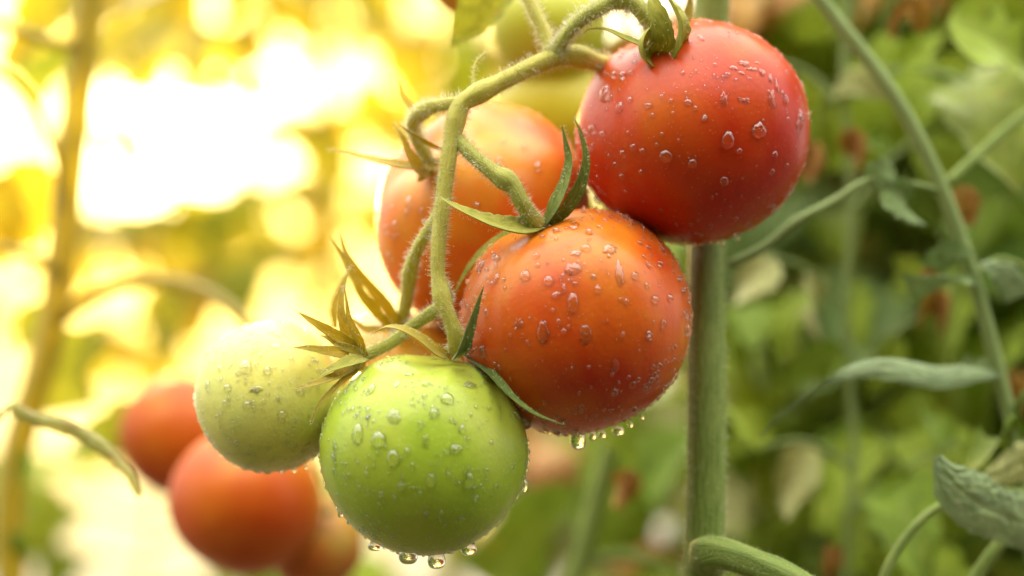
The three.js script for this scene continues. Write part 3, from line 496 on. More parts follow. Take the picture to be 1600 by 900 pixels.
// ---------------------------------------------------------------- the stem that carries the truss
{
  const foot = ground(P(1103, 700, 0.019)), t = thing('tomato_plant', 'thick upright green fuzzy stem standing right behind the two red tomatoes', 'plant', foot, 'tomato plants');
  const p = [[1098, 930, 0.016], [1101, 840, 0.017], [1105, 700, 0.019], [1104, 560, 0.024], [1103, 430, 0.034], [1105, 330, 0.052], [1106, 250, 0.056], [1108, 120, 0.05], [1112, 10, 0.05], [1122, -100, 0.05], [1130, -260, 0.05]].map((a) => P(...a).sub(foot));
  const r = MM(66, 0.022) / 2, all = [V(0.004, 0, 0.01), V(0.003, 0.5, 0.004), ...p];
  const m = part('main_stem', stemGeo(all, r * 1.12, r * 0.86, { n: 200, m: 26, ridge: 0.03, seed: 4 }), mStem, t);
  part('hairs', hairGeo(p, r * 1.0, r * 0.9, 2600, 0.0020, 71, 0.00004, 0.02), mHair, m, 'stuff');
  const bp = [[1124, 884, 0.022], [1108, 874, 0.012], [1106, 864, 0.003], [1134, 866, -0.001], [1175, 880, -0.002], [1225, 900, -0.004], [1300, 945, -0.006]].map((a) => P(...a).sub(foot)), br = MM(54, 0.03) / 2;
  const b = part('side_branch', stemGeo(bp, br * 0.95, br * 0.72, { n: 70, m: 22, knots: [[0.22, 0.14, 0.18], [0, 0.07, -0.5]], seed: 9 }), mStem, t);
  part('hairs', hairGeo(bp, br, br * 0.75, 700, 0.0013, 72, 0.00003, 0.02), mHair, b, 'stuff');
}

// ---------------------------------------------------------------- plants of the blurred background, left: backlit, their yellow colour standing in for sun glare
function plant(label, path, w0, w1, mat, group, { n = 70 } = {}) {
  const first = P(...path[0]), foot = ground(first), t = thing('tomato_plant', label, 'plant', foot, group);
  const pts = path.map((a) => P(...a).sub(foot)), z = path[0][2];
  part('main_stem', stemGeo([V(0, 0, 0), pts[0].clone().multiplyScalar(0.5), ...pts], MM(w0, z) / 2, MM(w1, z) / 2, { n, m: 12 }), mat, t);
  t.path = path; return t;
}
const rel = (t, a) => P(...a).sub(t.position);
{
  const t = plant('tall blurred stem in painted glare yellow at the far left with an arching side branch', [[18, 930, 0.2262], [14, 820, 0.2262], [30, 690, 0.2262], [70, 560, 0.2262], [92, 440, 0.2262], [106, 300, 0.2262], [122, 150, 0.2262], [140, 0, 0.2262], [150, -150, 0.2262]], 50, 46, mStemGlare, 'tomato plants');
  part('side_branch', stemGeo([[88, 500, 0.2262], [130, 470, 0.2221], [190, 446, 0.2175], [250, 440, 0.2088], [310, 452, 0.2001], [355, 478, 0.1914], [392, 515, 0.1827], [420, 560, 0.1740]].map((a) => rel(t, a)), MM(27, 0.21) / 2, MM(20, 0.19) / 2, { n: 40, m: 10 }), mStemGlare, t);
  part('side_branch', stemGeo([[130, 76, 0.2262], [80, 66, 0.2175], [20, 44, 0.2088], [-40, 15, 0.2088]].map((a) => rel(t, a)), MM(22, 0.22) / 2, MM(14, 0.22) / 2, { n: 24, m: 10 }), mStemGlare, t);
  part('side_branch', stemGeo([[104, 330, 0.2262], [88, 240, 0.2175], [55, 170, 0.2175], [10, 120, 0.2175], [-30, 100, 0.2175]].map((a) => rel(t, a)), MM(18, 0.22) / 2, MM(10, 0.22) / 2, { n: 24, m: 10 }), mStemGlare, t);
  part('side_branch', stemGeo([[98, 430, 0.2262], [60, 405, 0.2175], [10, 390, 0.2175], [-30, 385, 0.2175]].map((a) => rel(t, a)), MM(22, 0.22) / 2, MM(12, 0.22) / 2, { n: 24, m: 10 }), mStemGlare, t);
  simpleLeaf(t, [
    [[62, 250, 0.2436], [5, 420, 0.2436], [0.3, 0.2, 1], GLARE_YELLOW[0], 1.1, 0], [[10, 270, 0.2610], [-25, 400, 0.2610], [-0.3, 0.2, 1], GLARE_YELLOW[2], 1.3, 1],
    [[40, 60, 0.2610], [100, -40, 0.2610], [0, 0.2, 1], GLARE_YELLOW[1], 1, 2], [[10, 110, 0.2610], [60, 20, 0.2610], [0.3, 0.2, 1], GLARE_YELLOW[0], 0.8, 3],
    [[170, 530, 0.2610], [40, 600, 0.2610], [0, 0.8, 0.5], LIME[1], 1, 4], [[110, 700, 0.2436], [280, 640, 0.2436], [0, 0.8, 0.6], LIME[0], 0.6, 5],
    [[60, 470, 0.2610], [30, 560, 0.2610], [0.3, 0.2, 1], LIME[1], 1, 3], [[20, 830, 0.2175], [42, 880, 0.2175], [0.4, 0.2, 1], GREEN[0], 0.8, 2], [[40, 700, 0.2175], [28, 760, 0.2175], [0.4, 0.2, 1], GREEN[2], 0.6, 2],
    [[250, 460, 0.2349], [270, 560, 0.2349], [0.3, 0.2, 1], GLARE_YELLOW[1], 0.8, 1], [[150, 20, 0.2610], [260, -40, 0.2610], [0.3, 0.2, 1], GLARE_YELLOW[0], 0.9, 4],
  ]);
}
{
  const t = plant('hazy plant with leaves painted glare yellow against the bright sky, left of the truss', [[470, 950, 0.750], [500, 700, 0.750], [520, 400, 0.750], [505, 120, 0.750], [490, -120, 0.750]], 22, 18, mStemGlare, 'tomato plants');
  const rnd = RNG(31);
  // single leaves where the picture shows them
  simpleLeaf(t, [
    [[615, 60, 0.540], [680, 165, 0.540], [0.2, 0.3, 1], GLARE_YELLOW[0], 1.3, 0], [[560, 10, 0.600], [640, 60, 0.600], [0, 0.4, 1], GLARE_YELLOW[1], 1, 1], [[470, 190, 0.675], [545, 275, 0.675], [0.2, 0.3, 1], GLARE_YELLOW[1], 1, 2],
    [[430, 215, 0.750], [520, 225, 0.750], [0, 0.8, 0.6], GLARE_YELLOW[1], 0.8, 3], [[330, 330, 0.750], [350, 440, 0.750], [0.4, 0.2, 1], LIME[1], 0.9, 4], [[270, 440, 0.675], [258, 570, 0.675], [0.3, 0, 1], LIME[1], 0.7, 5],
    [[490, 320, 0.750], [530, 400, 0.750], [0.3, 0.2, 1], GLARE_YELLOW[2], 0.8, 0], [[560, 130, 0.675], [630, 230, 0.675], [-0.2, 0.2, 1], GLARE_YELLOW[0], 1, 4], [[690, -20, 0.525], [720, 30, 0.525], [0, 0.3, 1], GLARE_YELLOW[2], 1.3, 3],
    [[400, 40, 0.900], [320, 100, 0.900], [0, 0.3, 1], GLARE_YELLOW[1], 0.9, 1], [[420, 0, 0.900], [520, 60, 0.900], [0, 0.4, 1], GLARE_YELLOW[0], 0.9, 5], [[590, 200, 0.750], [690, 190, 0.750], [0, 0.6, 0.8], GLARE_YELLOW[1], 1, 2],
    [[300, 300, 0.900], [210, 330, 0.900], [0.1, 0.5, 0.8], LIME[1], 0.6, 2], [[560, 300, 0.900], [590, 400, 0.900], [0.1, 0.5, 0.8], GLARE_YELLOW[1], 0.9, 3], [[380, 400, 0.900], [420, 480, 0.900], [0.1, 0.5, 0.8], LIME[0], 0.9, 0],
    [[250, 60, 1.050], [190, 120, 1.050], [0.1, 0.5, 0.8], GLARE_YELLOW[1], 0.7, 1], [[440, 120, 1.200], [380, 160, 1.200], [0.1, 0.5, 0.8], GLARE_YELLOW[1], 0.7, 4],
  ]);
  for (const [x, y, dx, dy] of [[515, 320, -1, 0.2], [512, 250, 1, 0.3], [505, 100, -0.9, 0.4], [505, 60, 1, 0.2], [498, -20, -0.7, 0.2], [520, 420, -1, 0.1]]) compoundLeaf(t, rel(t, [x, y, 0.75]), camDir(dx, dy, 0.2 - rnd() * 0.6), 0.12 + 0.06 * rnd(), GLARE_YELLOW.concat(LIME), rnd, { mStalk: mStemGlare, size: 0.34 });
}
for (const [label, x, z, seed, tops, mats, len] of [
  ['blurred plant painted yellow for the glare at the far left edge', 20, 1.7, 71, [620, 540, 470, 420, 370, 330, 280, 240, 150, 100, 60, 10, -40], GLARE_YELLOW, 0.22],
  ['blurred plant painted golden for the glare between the leaning stem and the truss', 370, 2.4, 73, [700, 640, 360, 330, 50, 20, -10, -40, -70], GLARE_YELLOW.concat(LIME), 0.26],
  ['blurred plant painted golden for the glare just left of the orange tomato', 620, 1.6, 79, [480, 430, 380, 340, 290, 240, 190, 130, 70, 20, -40], GLARE_YELLOW, 0.2],
  ['blurred plant painted lime-yellow for the glare above the pale green tomato', 500, 2.0, 83, [640, 580, 380, 340, 290, 40, -20], LIME.concat(GLARE_YELLOW), 0.2],
]) {
  const t = plant(label, [[x, 1100, z], [x + 10, 700, z], [x - 8, 350, z], [x + 12, 100, z], [x, -150, z]], 12, 8, mStemGlare, 'tomato plants'), rnd = RNG(seed);
  tops.forEach((y, i) => compoundLeaf(t, rel(t, [x, y, z]), camDir((i % 2 ? 1 : -1) * (0.6 + 0.5 * rnd()), 0.1 + 0.5 * rnd(), rnd() - 0.6), len * (0.7 + 0.6 * rnd()), mats, rnd, { mStalk: mStemGlare, size: 0.36, sag: 0.4 }));
}
{
  const t = plant('low pale green plant in the blur under the left red tomatoes', [[200, 1000, 1.050], [225, 900, 1.050], [240, 820, 1.050], [235, 700, 1.050]], 14, 8, mStemPale, 'tomato plants');
  const rnd = RNG(47);
  for (let i = 0; i < 7; i++) compoundLeaf(t, rel(t, [228 + 6 * i % 13, 960 - i * 36, 0.7]), camDir((i % 2 ? 1 : -1) * 0.9, 0.35, rnd() * 0.4), 0.15 + 0.05 * rnd(), [LIME[0], GREEN[2]], rnd, { mStalk: mStemPale, size: 0.3 });
}

// ---------------------------------------------------------------- blurred fruits behind
const BLUR = { tw: 512, seg: 72, spots: 0, specks: 0, rough: 0.45 };
function wornCalyx(t, px, py, z, w, mat, seed) {
  const c = calyx(t, [px, py, z], w * 0.3, mat), rnd = RNG(seed);
  for (let i = 0; i < 5; i++) { const a = i * 1.257 + rnd() * 0.4, l = w * (0.9 + 0.5 * rnd()), dx = Math.cos(a) * l, dy = Math.sin(a) * l * 0.6; sepal(c, t, [[px, py, z], [px + dx * 0.5, py - dy * 0.5 - 3, z - 0.003], [px + dx, py - dy, z]], w * 0.35, { mat, fuzz: 0, seed: seed + i, toward: [0, 0.8, 0.6] }); }
}
const tG = makeTomato({ ...BLUR, c: [286, 682, 0.24], r: 100, axis: [0.5, 0.8, -0.3], seed: 41, ripe: [0.48, 0.06, 0.005], raw: [0.60, 0.22, 0.015], mid: [0.54, 0.11, 0.008], shift: 0.1, label: 'blurred red tomato at the left, upper one behind the withered leaf tip' });
const tH = makeTomato({ ...BLUR, c: [384, 784, 0.15], r: 119, axis: [0.35, 0.85, -0.35], seed: 44, ripe: [0.48, 0.06, 0.005], raw: [0.60, 0.22, 0.015], mid: [0.54, 0.11, 0.008], shift: 0.1, label: 'blurred red tomato below the pale green one, largest of the out-of-focus fruits' });
const tI = makeTomato({ ...BLUR, c: [492, 850, 0.17], r: 76, axis: [0.2, 0.8, 0.4], seed: 47, ripe: [0.425, 0.0595, 0.017], mid: [0.493, 0.136, 0.0255], raw: [0.425, 0.255, 0.0425], label: 'blurred orange tomato low behind the green tomato, lowest of the three' });
wornCalyx(tI, 512, 800, 0.155, 26, mSepalDark, 5);
const tJ = makeTomato({ ...BLUR, c: [856, 45, 0.13], r: 92, axis: [0.2, 0.9, -0.2], seed: 51, ripe: [0.40, 0.44, 0.03], mid: [0.44, 0.46, 0.04], raw: [0.50, 0.48, 0.05], label: 'blurred yellow-green tomato at the top behind the upper stalk' });
const tK = makeTomato({ ...BLUR, c: [868, 185, 0.14], r: 96, axis: [0.2, 0.9, -0.2], seed: 53, ripe: [0.46, 0.42, 0.02], mid: [0.50, 0.44, 0.025], raw: [0.54, 0.46, 0.03], label: 'blurred mustard-yellow tomato behind the stalk, left of the top red one' });
const tL = makeTomato({ ...BLUR, c: [722, -18, 0.15], r: 48, axis: [0, 0.9, 0], seed: 55, ripe: [0.4675, 0.221, 0.017], mid: [0.51, 0.272, 0.0255], raw: [0.51, 0.34, 0.034], label: 'blurred orange tomato cut by the top edge above the truss' });
const tM = makeTomato({ ...BLUR, c: [962, 815, 0.42], r: 52, axis: [0.1, 0.9, 0.1], seed: 57, ripe: [0.306, 0.408, 0.102], mid: [0.374, 0.459, 0.153], raw: [0.425, 0.476, 0.17], label: 'blurred pale green tomato low between the green fruit and the stem' });
const tN = makeTomato({ ...BLUR, c: [795, 862, 0.40], r: 62, axis: [0.1, 0.9, 0.1], seed: 59, ripe: [0.357, 0.17, 0.0255], mid: [0.391, 0.238, 0.0425], raw: [0.408, 0.289, 0.068], label: 'blurred brownish-orange tomato low at the right of the hanging drops' });
const tO = makeTomato({ ...BLUR, c: [868, 735, 0.5], r: 48, axis: [0.1, 0.9, 0.1], seed: 61, ripe: [0.374, 0.1275, 0.0425], mid: [0.425, 0.187, 0.068], raw: [0.425, 0.255, 0.085], label: 'blurred faint reddish tomato under the middle red one' });
const tQ = makeTomato({ ...BLUR, c: [905, 800, 0.52], r: 50, axis: [0.1, 0.9, 0.1], seed: 63, ripe: [0.238, 0.306, 0.085], mid: [0.289, 0.357, 0.119], raw: [0.34, 0.374, 0.136], label: 'blurred grey-green tomato behind the slanting stem' });
{
  const t = thing('tomato_truss', 'blurred stalk that carries the out-of-focus red tomatoes at the left', 'stalk', P(420, 560, 0.2));
  for (const l of [[[420, 560, 0.20], [400, 600, 0.2], [370, 630, 0.2], [330, 625, 0.21]], [[408, 580, 0.2], [425, 640, 0.2], [420, 690, 0.18]], [[420, 560, 0.20], [470, 640, 0.2], [505, 740, 0.19], [508, 795, 0.17]]]) part('pedicel', stemGeo(l.map((a) => P(...a).sub(t.position)), MM(10, 0.2) / 2, MM(9, 0.2) / 2, { n: 20, m: 8 }), mPedicel, t);
}
{
  const t = thing('tomato_truss', 'blurred yellow stalk behind the upper truss with yellowish fruits', 'stalk', P(900, -60, 0.13));
  for (const l of [[[900, -60, 0.13], [880, -40, 0.13], [862, -30, 0.13]], [[900, -60, 0.13], [980, 40, 0.15], [930, 80, 0.14], [880, 98, 0.14]], [[900, -60, 0.13], [800, -90, 0.14], [722, -60, 0.15]]]) part('pedicel', stemGeo(l.map((a) => P(...a).sub(t.position)), MM(12, 0.13) / 2, MM(10, 0.13) / 2, { n: 20, m: 8 }), mPedicel, t);
}

// ---------------------------------------------------------------- near leaves
{
  const foot = P(760, -60, 0.03), t = thing('tomato_leaf', 'translucent yellowish leaf hanging at the top edge above the truss', 'leaf', foot, 'loose leaves');
  const m = part('blade', leafletGeo(71, { nu: 36, nv: 16, wide: 0.26, teeth: 0.1, droop: 0.2, cup: 0.5, ripple: 0.05 }), LIME[1], t); orient(m, rel(t, [800, -40, 0.034]), rel(t, [702, 68, 0.03]), camDir(0.3, 0.4, 1));
  part('stalk', stemGeo([[800, -40, 0.034], [815, -60, 0.034], [835, -110, 0.034], [860, -180, 0.036]].map((a) => rel(t, a)), 0.0009, 0.0012, { n: 14, m: 8 }), mPedicel, t);
}
{
  const t = thing('tomato_leaf', 'thin withered curled leaf drooping into view at the left edge', 'leaf', P(0, 640, 0.05), 'loose leaves');
  const mat = leafMat([0.44, 0.42, 0.13], [0.52, 0.48, 0.2], [0.46, 0.30, 0.12], 21, { tr: 0.45 });
  const path = [[-14, 668, 0.055], [4, 640, 0.052], [22, 628, 0.05], [44, 640, 0.05], [75, 650, 0.05], [105, 654, 0.049], [135, 670, 0.048], [165, 690, 0.046], [190, 716, 0.045], [208, 742, 0.044], [220, 774, 0.044]].map((a) => rel(t, a));
  const F = frames(path, 90, camDir(0, 1, 0.25)), pos = [], uv = [], idx = [], nv = 12;
  F.forEach((f, i) => { for (let j = 0; j <= nv; j++) {
    const v = j / nv * 2 - 1, u = f.t, w = MM(15, 0.05) * (0.25 + Math.sin(Math.PI * clamp(u * 0.97 + 0.02, 0, 1)) ** 0.7) * (1 + 0.22 * noise(u * 16, v, 3)) * (u < 0.18 ? 1.5 : 1) * (u > 0.8 ? 1.25 : 1), roll = 0.5 + 1.6 * smooth(u, 0.1, 0.25) * (1 - 0.7 * smooth(u, 0.72, 0.95)) ;
    const x = Math.sin(v * roll) / Math.max(roll, 0.3) * w * 1.2, y = (Math.cos(v * roll) - 1) * w * 0.8 + 0.0005 * noise(u * 30, v * 3, 7);
    pos.push(f.p.x + f.B.x * x + f.N.x * y, f.p.y + f.B.y * x + f.N.y * y, f.p.z + f.B.z * x + f.N.z * y); uv.push(0.5 + v / 2, u); } });
  for (let i = 0; i < 90; i++) for (let j = 0; j < nv; j++) { const a = i * (nv + 1) + j, b = a + 1, c = a + nv + 1, d = c + 1; idx.push(a, b, c, b, d, c); }
  part('blade', geo(pos, idx, uv), mat, t);
  part('stalk', stemGeo([[4, 642, 0.052], [-30, 668, 0.056], [-70, 720, 0.06]].map((a) => rel(t, a)), 0.0006, 0.0009, { n: 12, m: 8 }), mPedicel, t);
}
{
  const t = thing('tomato_leaf', 'blue-green crinkled leaf at the lower right corner, its margin folded up', 'leaf', P(1560, 860, 0.03), 'loose leaves');
  part('blade', ribbonGeo([[1466, 712, 0.020], [1474, 732, 0.019], [1496, 762, 0.020], [1540, 795, 0.024], [1610, 822, 0.034], [1720, 850, 0.05]].map((a) => rel(t, a)), camDir(-0.25, 0.55, 0.8), (u) => MM(50) * Math.pow(smooth(u, -0.03, 0.26), 0.6), () => 0.55, 3, 110, 30, 0.0006), mLeafBlue, t);
  part('blade', ribbonGeo([[1500, 772, 0.045], [1540, 752, 0.046], [1590, 728, 0.05], [1660, 690, 0.056]].map((a) => rel(t, a)), camDir(0.2, -0.2, 1), (u) => MM(36) * smooth(u, -0.02, 0.6), () => 0.4, 9, 70, 16, 0.0008), mLeafPale, t);
  const st = (l, a, b) => { const p = l.map((x) => rel(t, x)), s = part('stalk', stemGeo(p, MM(a) / 2, MM(b) / 2, { n: 40, m: 12 }), mStem, t); part('hairs', hairGeo(p, MM(a) / 2, MM(b) / 2, 160, 0.0009, a * 10, 0.00003, 0), mHair, s, 'stuff'); };
  st([[1370, 940, 0.025], [1386, 890, 0.025], [1412, 845, 0.026], [1440, 812, 0.027], [1470, 790, 0.03], [1520, 770, 0.036], [1600, 770, 0.046]], 17, 13);
  st([[1490, 960, 0.04], [1525, 900, 0.04], [1552, 862, 0.04], [1575, 835, 0.042], [1620, 800, 0.046]], 26, 20);
}
// ---------------------------------------------------------------- right: the plant whose long stems cross the blur
{
  const t = plant('green plant at the right with one long stem slanting down through the foliage', [[1640, 1050, 0.0650], [1612, 860, 0.0650], [1588, 700, 0.0650], [1570, 620, 0.0650], [1545, 520, 0.0650], [1510, 400, 0.0650], [1470, 290, 0.0650], [1410, 170, 0.0650], [1350, 85, 0.0675], [1290, 10, 0.0700], [1230, -80, 0.0725]], 18, 24, mStemPale, 'tomato plants', { n: 120 });
  const br = (l, a, b, mat = mStemPale) => part('side_branch', stemGeo(l.map((x) => rel(t, x)), MM(a, 0.065) / 2, MM(b, 0.065) / 2, { n: 40, m: 10 }), mat, t);
  br([[1470, 300, 0.0650], [1440, 290, 0.0600], [1395, 285, 0.0575], [1360, 280, 0.0550], [1300, 315, 0.0525], [1245, 345, 0.0500], [1195, 385, 0.0500], [1140, 414, 0.0500]], 8, 16);
  br([[1480, 285, 0.0800], [1530, 240, 0.0850], [1580, 195, 0.0900], [1640, 150, 0.0950]], 16, 16, mStem);
  br([[1585, 650, 0.0650], [1600, 620, 0.0600], [1640, 585, 0.0550]], 14, 12, mStem);
  br([[1520, 430, 0.0700], [1560, 405, 0.0700], [1620, 425, 0.0750]], 10, 10, mStem);
  simpleLeaf(t, [
    [[1360, 290, 0.0550], [1395, 250, 0.0500], [0.2, 0.3, 1], GREEN[3], 1.7, 0], [[1380, 285, 0.0550], [1440, 335, 0.0500], [-0.3, 0.3, 1], GREEN[3], 1.3, 1],
    [[1555, 590, 0.0600], [1458, 560, 0.0750], [0, 0.5, 0.8], GREEN[3], 1.0, 3],
    [[1520, 395, 0.0600], [1450, 388, 0.0600], [0, 0.8, 0.6], GREEN[3], 0.6, 4], [[1525, 440, 0.0600], [1420, 432, 0.0600], [0, 0.8, 0.6], GREEN[3], 0.6, 5], [[1530, 410, 0.0600], [1610, 450, 0.0600], [0, 0.8, 0.6], mLeafBlue, 0.5, 5],
    [[1480, 40, 0.1000], [1660, 70, 0.1000], [0, 0.5, 0.8], GREEN[2], 1.4, 0], [[1560, 470, 0.1250], [1570, 250, 0.1250], [0.4, 0.1, 1], GREEN[1], 1.1, 1], [[1580, 300, 0.1250], [1540, 480, 0.1100], [0.4, 0.1, 1], GREEN[0], 1.2, 1],
    [[1590, 650, 0.0600], [1535, 760, 0.0650], [0.4, 0.3, 0.9], GREEN[0], 0.9, 4],
  ]);
  part('leaf', ribbonGeo([[1562, 586, 0.0600], [1520, 582, 0.0575], [1470, 584, 0.0540], [1420, 575, 0.0500], [1360, 572, 0.0475], [1310, 588, 0.0450], [1260, 618, 0.0440], [1215, 652, 0.0435], [1188, 682, 0.0435]].map((a) => rel(t, a)), camDir(0.05, 0.6, 0.8), (u) => MM(27, 0.05) * (0.12 + Math.sin(Math.PI * clamp(u * 1.45, 0, 1)) ** 0.8) * (1 - 0.3 * u), () => 0.9, 12), mLeafBlue, t);
}
{
  const t = plant('blurred slanting green stem low behind the middle red tomato', [[870, 1000, 0.2], [905, 880, 0.2], [935, 770, 0.2], [960, 680, 0.2], [985, 560, 0.2], [1000, 420, 0.2], [1010, 300, 0.2]], 36, 32, mStem, 'tomato plants');
  part('side_branch', stemGeo([[912, 880, 0.2], [960, 868, 0.2], [1010, 875, 0.2], [1050, 895, 0.2]].map((a) => rel(t, a)), MM(20, 0.2) / 2, MM(16, 0.2) / 2, { n: 20, m: 10 }), mStem, t);
}
// rows of foliage behind
const rowLabels = ['leafy green plant in the blur just right of the top red tomato', 'leafy green plant in the blur right of the thick stem', 'dense green plant in the blur at the right edge of the picture', 'dense plant in the blur low at the right, behind the corner leaf', 'pale leafy plant in the blur low between the green tomato and the thick stem', 'leafy plant in the blur at the upper right corner'];
const rows = [[1190, 0.32, 120], [1290, 0.42, 160], [1520, 0.36, 150], [1430, 0.52, 200], [960, 0.7, 120], [1380, 0.27, 130]];
rows.forEach(([x, z, spread], q) => {
  const rnd = RNG(600 + q * 17), top = q === 4 ? 520 : -60;
  const t = plant(rowLabels[q], [[x - 20, 1000, z], [x + 15 * (rnd() - 0.5), 780, z], [x + 30 * (rnd() - 0.5), 500, z], [x + 30 * (rnd() - 0.5), 250, z], [x + 20, -80, z]].filter((a) => a[1] > top - 30), 26, 18, q % 2 ? mStem : mStemPale, 'tomato plants');
  const count = q === 4 ? 16 : 15;
  for (let i = 0; i < count; i++) {
    const y = lerp(930, top, (i + rnd() * 0.8) / count), a = i * 2.4 + rnd(), k = rnd();
    const mats = q === 4 ? [mLeafPale, GREEN[2], mLeafPale, DRY[0]] : k < 0.08 ? DRY : k < 0.32 ? [mLeafPale, GREEN[3], GREEN[2]] : k < 0.5 ? [GREEN[2], LIME[0]] : [GREEN[0], GREEN[2], GREEN[2]];
    compoundLeaf(t, rel(t, [x + 10 * (rnd() - 0.5), y, z]), camDir(q === 0 || q === 1 ? Math.abs(Math.cos(a)) : Math.cos(a), 0.25 + 0.4 * rnd(), Math.sin(a) * 0.7), 0.10 + 0.06 * rnd(), mats, rnd, { size: 0.36 + 0.1 * rnd(), sag: 0.5 });
  }
});
{
  const t = plant('light green plant with thin crossing stalks between the top red tomato and the right edge', [[1330, 1040, 0.1560], [1322, 860, 0.1560], [1335, 700, 0.1560], [1320, 520, 0.1560], [1330, 330, 0.1560], [1318, 150, 0.1560], [1325, -60, 0.1560]], 15, 12, mStemPale, 'tomato plants');
  const br = (l, a, b) => part('side_branch', stemGeo(l.map((x) => rel(t, x)), MM(a, 0.156) / 2, MM(b, 0.156) / 2, { n: 30, m: 8 }), mStemPale, t);
  br([[1324, 190, 0.1560], [1270, 120, 0.1560], [1200, 95, 0.1495], [1120, 90, 0.1495]], 12, 8); br([[1324, 150, 0.1560], [1400, 110, 0.1560], [1490, 120, 0.1495], [1600, 170, 0.1495]], 12, 8); br([[1330, 330, 0.1560], [1400, 240, 0.1625], [1500, 190, 0.1690], [1620, 150, 0.1690]], 11, 8);
  br([[1322, 480, 0.1560], [1260, 420, 0.1495], [1200, 400, 0.1430]], 10, 7); br([[1325, 600, 0.1560], [1400, 520, 0.1560], [1480, 470, 0.1495]], 10, 7); br([[1333, 730, 0.1560], [1260, 690, 0.1495], [1180, 700, 0.1495]], 11, 7); br([[1328, 800, 0.1560], [1420, 730, 0.1560], [1500, 690, 0.1560]], 10, 7);
  simpleLeaf(t, [
    [[1200, 95, 0.1495], [1130, 60, 0.1430], [0, 0.6, 0.8], GREEN[2], 1, 0], [[1270, 120, 0.1560], [1230, 200, 0.1495], [0.2, 0.4, 0.9], GREEN[2], 1, 1], [[1300, 150, 0.1560], [1375, 105, 0.1430], [0, 0.8, 0.6], mLeafPale, 0.6, 2], [[1400, 110, 0.1560], [1470, 40, 0.1430], [0, 0.4, 0.9], GREEN[2], 1, 3],
    [[1490, 120, 0.1495], [1560, 175, 0.1430], [0.1, 0.5, 0.8], GREEN[3], 1, 4], [[1430, 230, 0.1625], [1540, 290, 0.1560], [0.1, 0.5, 0.8], GREEN[2], 1.1, 5], [[1390, 240, 0.1625], [1330, 180, 0.1625], [0.1, 0.5, 0.8], GREEN[0], 1, 0], [[1260, 420, 0.1495], [1300, 520, 0.1430], [0.2, 0.4, 0.9], mLeafPale, 0.7, 1],
    [[1210, 400, 0.1430], [1150, 470, 0.1365], [0.2, 0.4, 0.9], mLeafPale, 1, 2], [[1400, 520, 0.1560], [1370, 620, 0.1495], [0.2, 0.4, 0.9], GREEN[2], 0.9, 3], [[1460, 480, 0.1495], [1420, 400, 0.1495], [0.2, 0.4, 0.9], GREEN[2], 0.9, 4], [[1260, 690, 0.1495], [1230, 800, 0.1430], [0.2, 0.4, 0.9], mLeafPale, 0.9, 5],
    [[1200, 700, 0.1495], [1150, 620, 0.1430], [0.2, 0.4, 0.9], GREEN[2], 1, 0], [[1420, 730, 0.1560], [1380, 830, 0.1495], [0.2, 0.4, 0.9], GREEN[2], 1, 1], [[1480, 700, 0.1560], [1440, 620, 0.1560], [0.2, 0.4, 0.9], GREEN[0], 1, 2], [[1500, 690, 0.1560], [1560, 780, 0.1560], [0.2, 0.4, 0.9], GREEN[2], 1, 3],
    [[1322, 540, 0.1560], [1240, 590, 0.1495], [0.1, 0.5, 0.8], GREEN[0], 1, 4], [[1330, 860, 0.1560], [1410, 900, 0.1495], [0.1, 0.5, 0.8], GREEN[2], 1, 5], [[1325, 20, 0.1560], [1250, 40, 0.1560], [0.1, 0.5, 0.8], GREEN[2], 1, 1], [[1550, 170, 0.1690], [1620, 240, 0.1690], [0.1, 0.5, 0.8], GREEN[2], 1.1, 0],
  ]);
}
// spent leaves caught in the foliage
{
  const spots = [[1425, 15, 0.100, 1], [1465, 470, 0.130, 1], [1500, 310, 0.100, 0], [1300, 870, 0.130, 0], [1580, 600, 0.160, 0], [1270, 240, 0.130, 0], [1455, 430, 0.100, 1], [985, 755, 0.130, 0], [1330, 220, 0.130, 0]];
  const words = ['at the top right', 'beside the long slanting stem', 'above the forked stem at the right', 'low right of the thick stem', 'at the right edge beside the corner plant', 'just right of the top red tomato', 'right of the drooping leaflets', 'low behind the slanting stem', 'between two stems right of the top red tomato'];
  spots.forEach(([x, y, z, k], i) => {
    const t = thing('withered_leaf', 'small withered orange-brown leaf in the blur ' + words[i], 'leaf', P(x, y - 20, z), 'withered leaves'), rnd = RNG(i + 900);
    for (let j = 0; j < 2; j++) { const m = part('blade', LEAFLETS[(i + j) % 6], DRY[(k + j) % 2], t); orient(m, V(0, 0, 0), camDir(rnd() - 0.5, -0.8 - rnd(), rnd() - 0.5).multiplyScalar(MM(55 + 20 * rnd(), z)), camDir(rnd() - 0.5, 0.2, 1)); }
  });
}
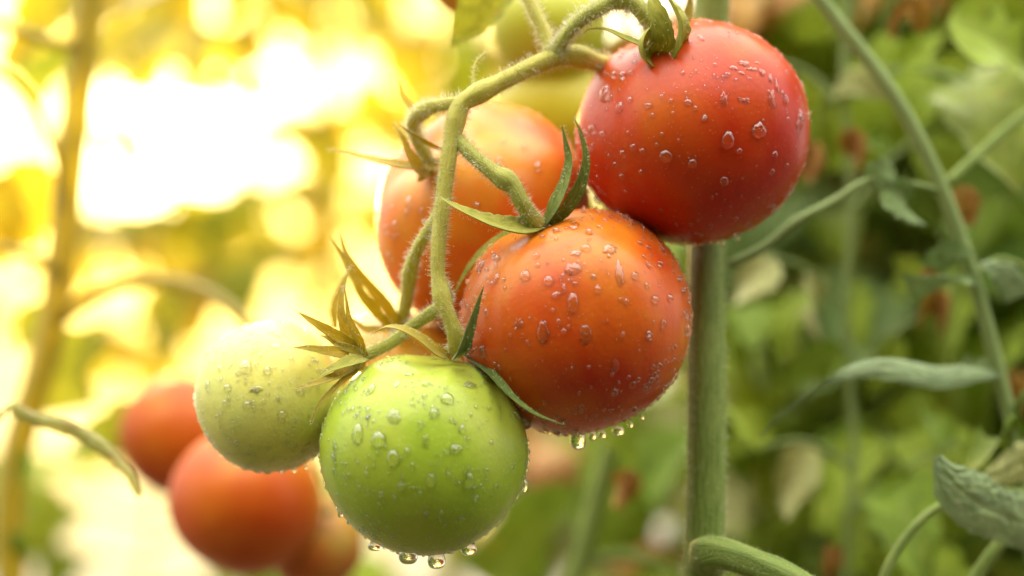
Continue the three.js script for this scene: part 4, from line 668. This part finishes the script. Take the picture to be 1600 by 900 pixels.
// far rows: a mass of leaves nobody could count
{
  const rnd = RNG(4242), n = 1300, im = new THREE.InstancedMesh(LEAFLETS[1], GREEN[0], n), o = new THREE.Object3D(), c = new THREE.Color();
  for (let i = 0; i < n; i++) {
    const z = 0.95 + 1.6 * rnd(), x = 1130 + 640 * rnd() + (rnd() < 0.22 ? -330 * rnd() : 0), y = x < 1090 ? 560 + 500 * rnd() : -250 + 1350 * rnd(), b = P(x, y, z), d = V(rnd() - 0.5, -rnd() * 0.9, rnd() - 0.5).normalize();
    if (b.y < 0.05) { b.y = 0.1; }
    orient(o, b, b.clone().addScaledVector(d, 0.05 + 0.05 * rnd()), V(rnd() - 0.5, 0.6 + rnd(), rnd() * 0.9).normalize()); o.updateMatrix(); im.setMatrixAt(i, o.matrix);
    const k = rnd(), s = 0.7 + 0.9 * rnd(); c.setRGB(s * (k < 0.15 ? 2 : 1.1), s * (k < 0.15 ? 1.5 : 1.1), s * (k < 0.2 ? 1.5 : 1)); im.setColorAt(i, c);
  }
  im.name = 'far_foliage'; im.userData = { kind: 'stuff', label: 'far rows of blurred green tomato foliage at the right', category: 'foliage' }; im.castShadow = im.receiveShadow = true;
  scene.add(im);
}
// unseen foliage added behind and above the view, blocking sky except an overhead strip
function mass(name, label, n, seed, mat, place, face) {
  const rnd = RNG(seed), im = new THREE.InstancedMesh(LEAFLETS[2], mat, n), o = new THREE.Object3D();
  for (let i = 0; i < n; i++) {
    const b = place(rnd), d = V(rnd() - 0.5, -rnd() * 0.9, rnd() - 0.5).normalize();
    orient(o, b, b.clone().addScaledVector(d, 0.10 + 0.07 * rnd()), V(rnd() - 0.5, 0.6 + rnd(), face * rnd()).normalize()); o.updateMatrix(); im.setMatrixAt(i, o.matrix);
  }
  im.name = name; im.userData = { kind: 'stuff', label, category: 'foliage' }; scene.add(im);
}
mass('added_shade_row', 'unseen leafy row added behind the viewer to block low sky light', 5200, 5151, GREEN[1], (r) => V((r() - 0.5) * 6, 0.05 + 1.95 * r(), 0.6 + 0.7 * r()), -1.2);
mass('added_shade_tops', 'unseen leafy tops added above the picture at the right to block sky light', 420, 6161, GREEN[0], (r) => { const z = -0.75 - 1.3 * r(); return V(-0.05 + 1.6 * r(), 1.14 - z * 0.42 + 0.6 * r(), z); }, 1);
scene.traverse((o) => { if (o.isMesh) { o.castShadow = true; o.receiveShadow = true; } });
renderer.render(scene, camera);
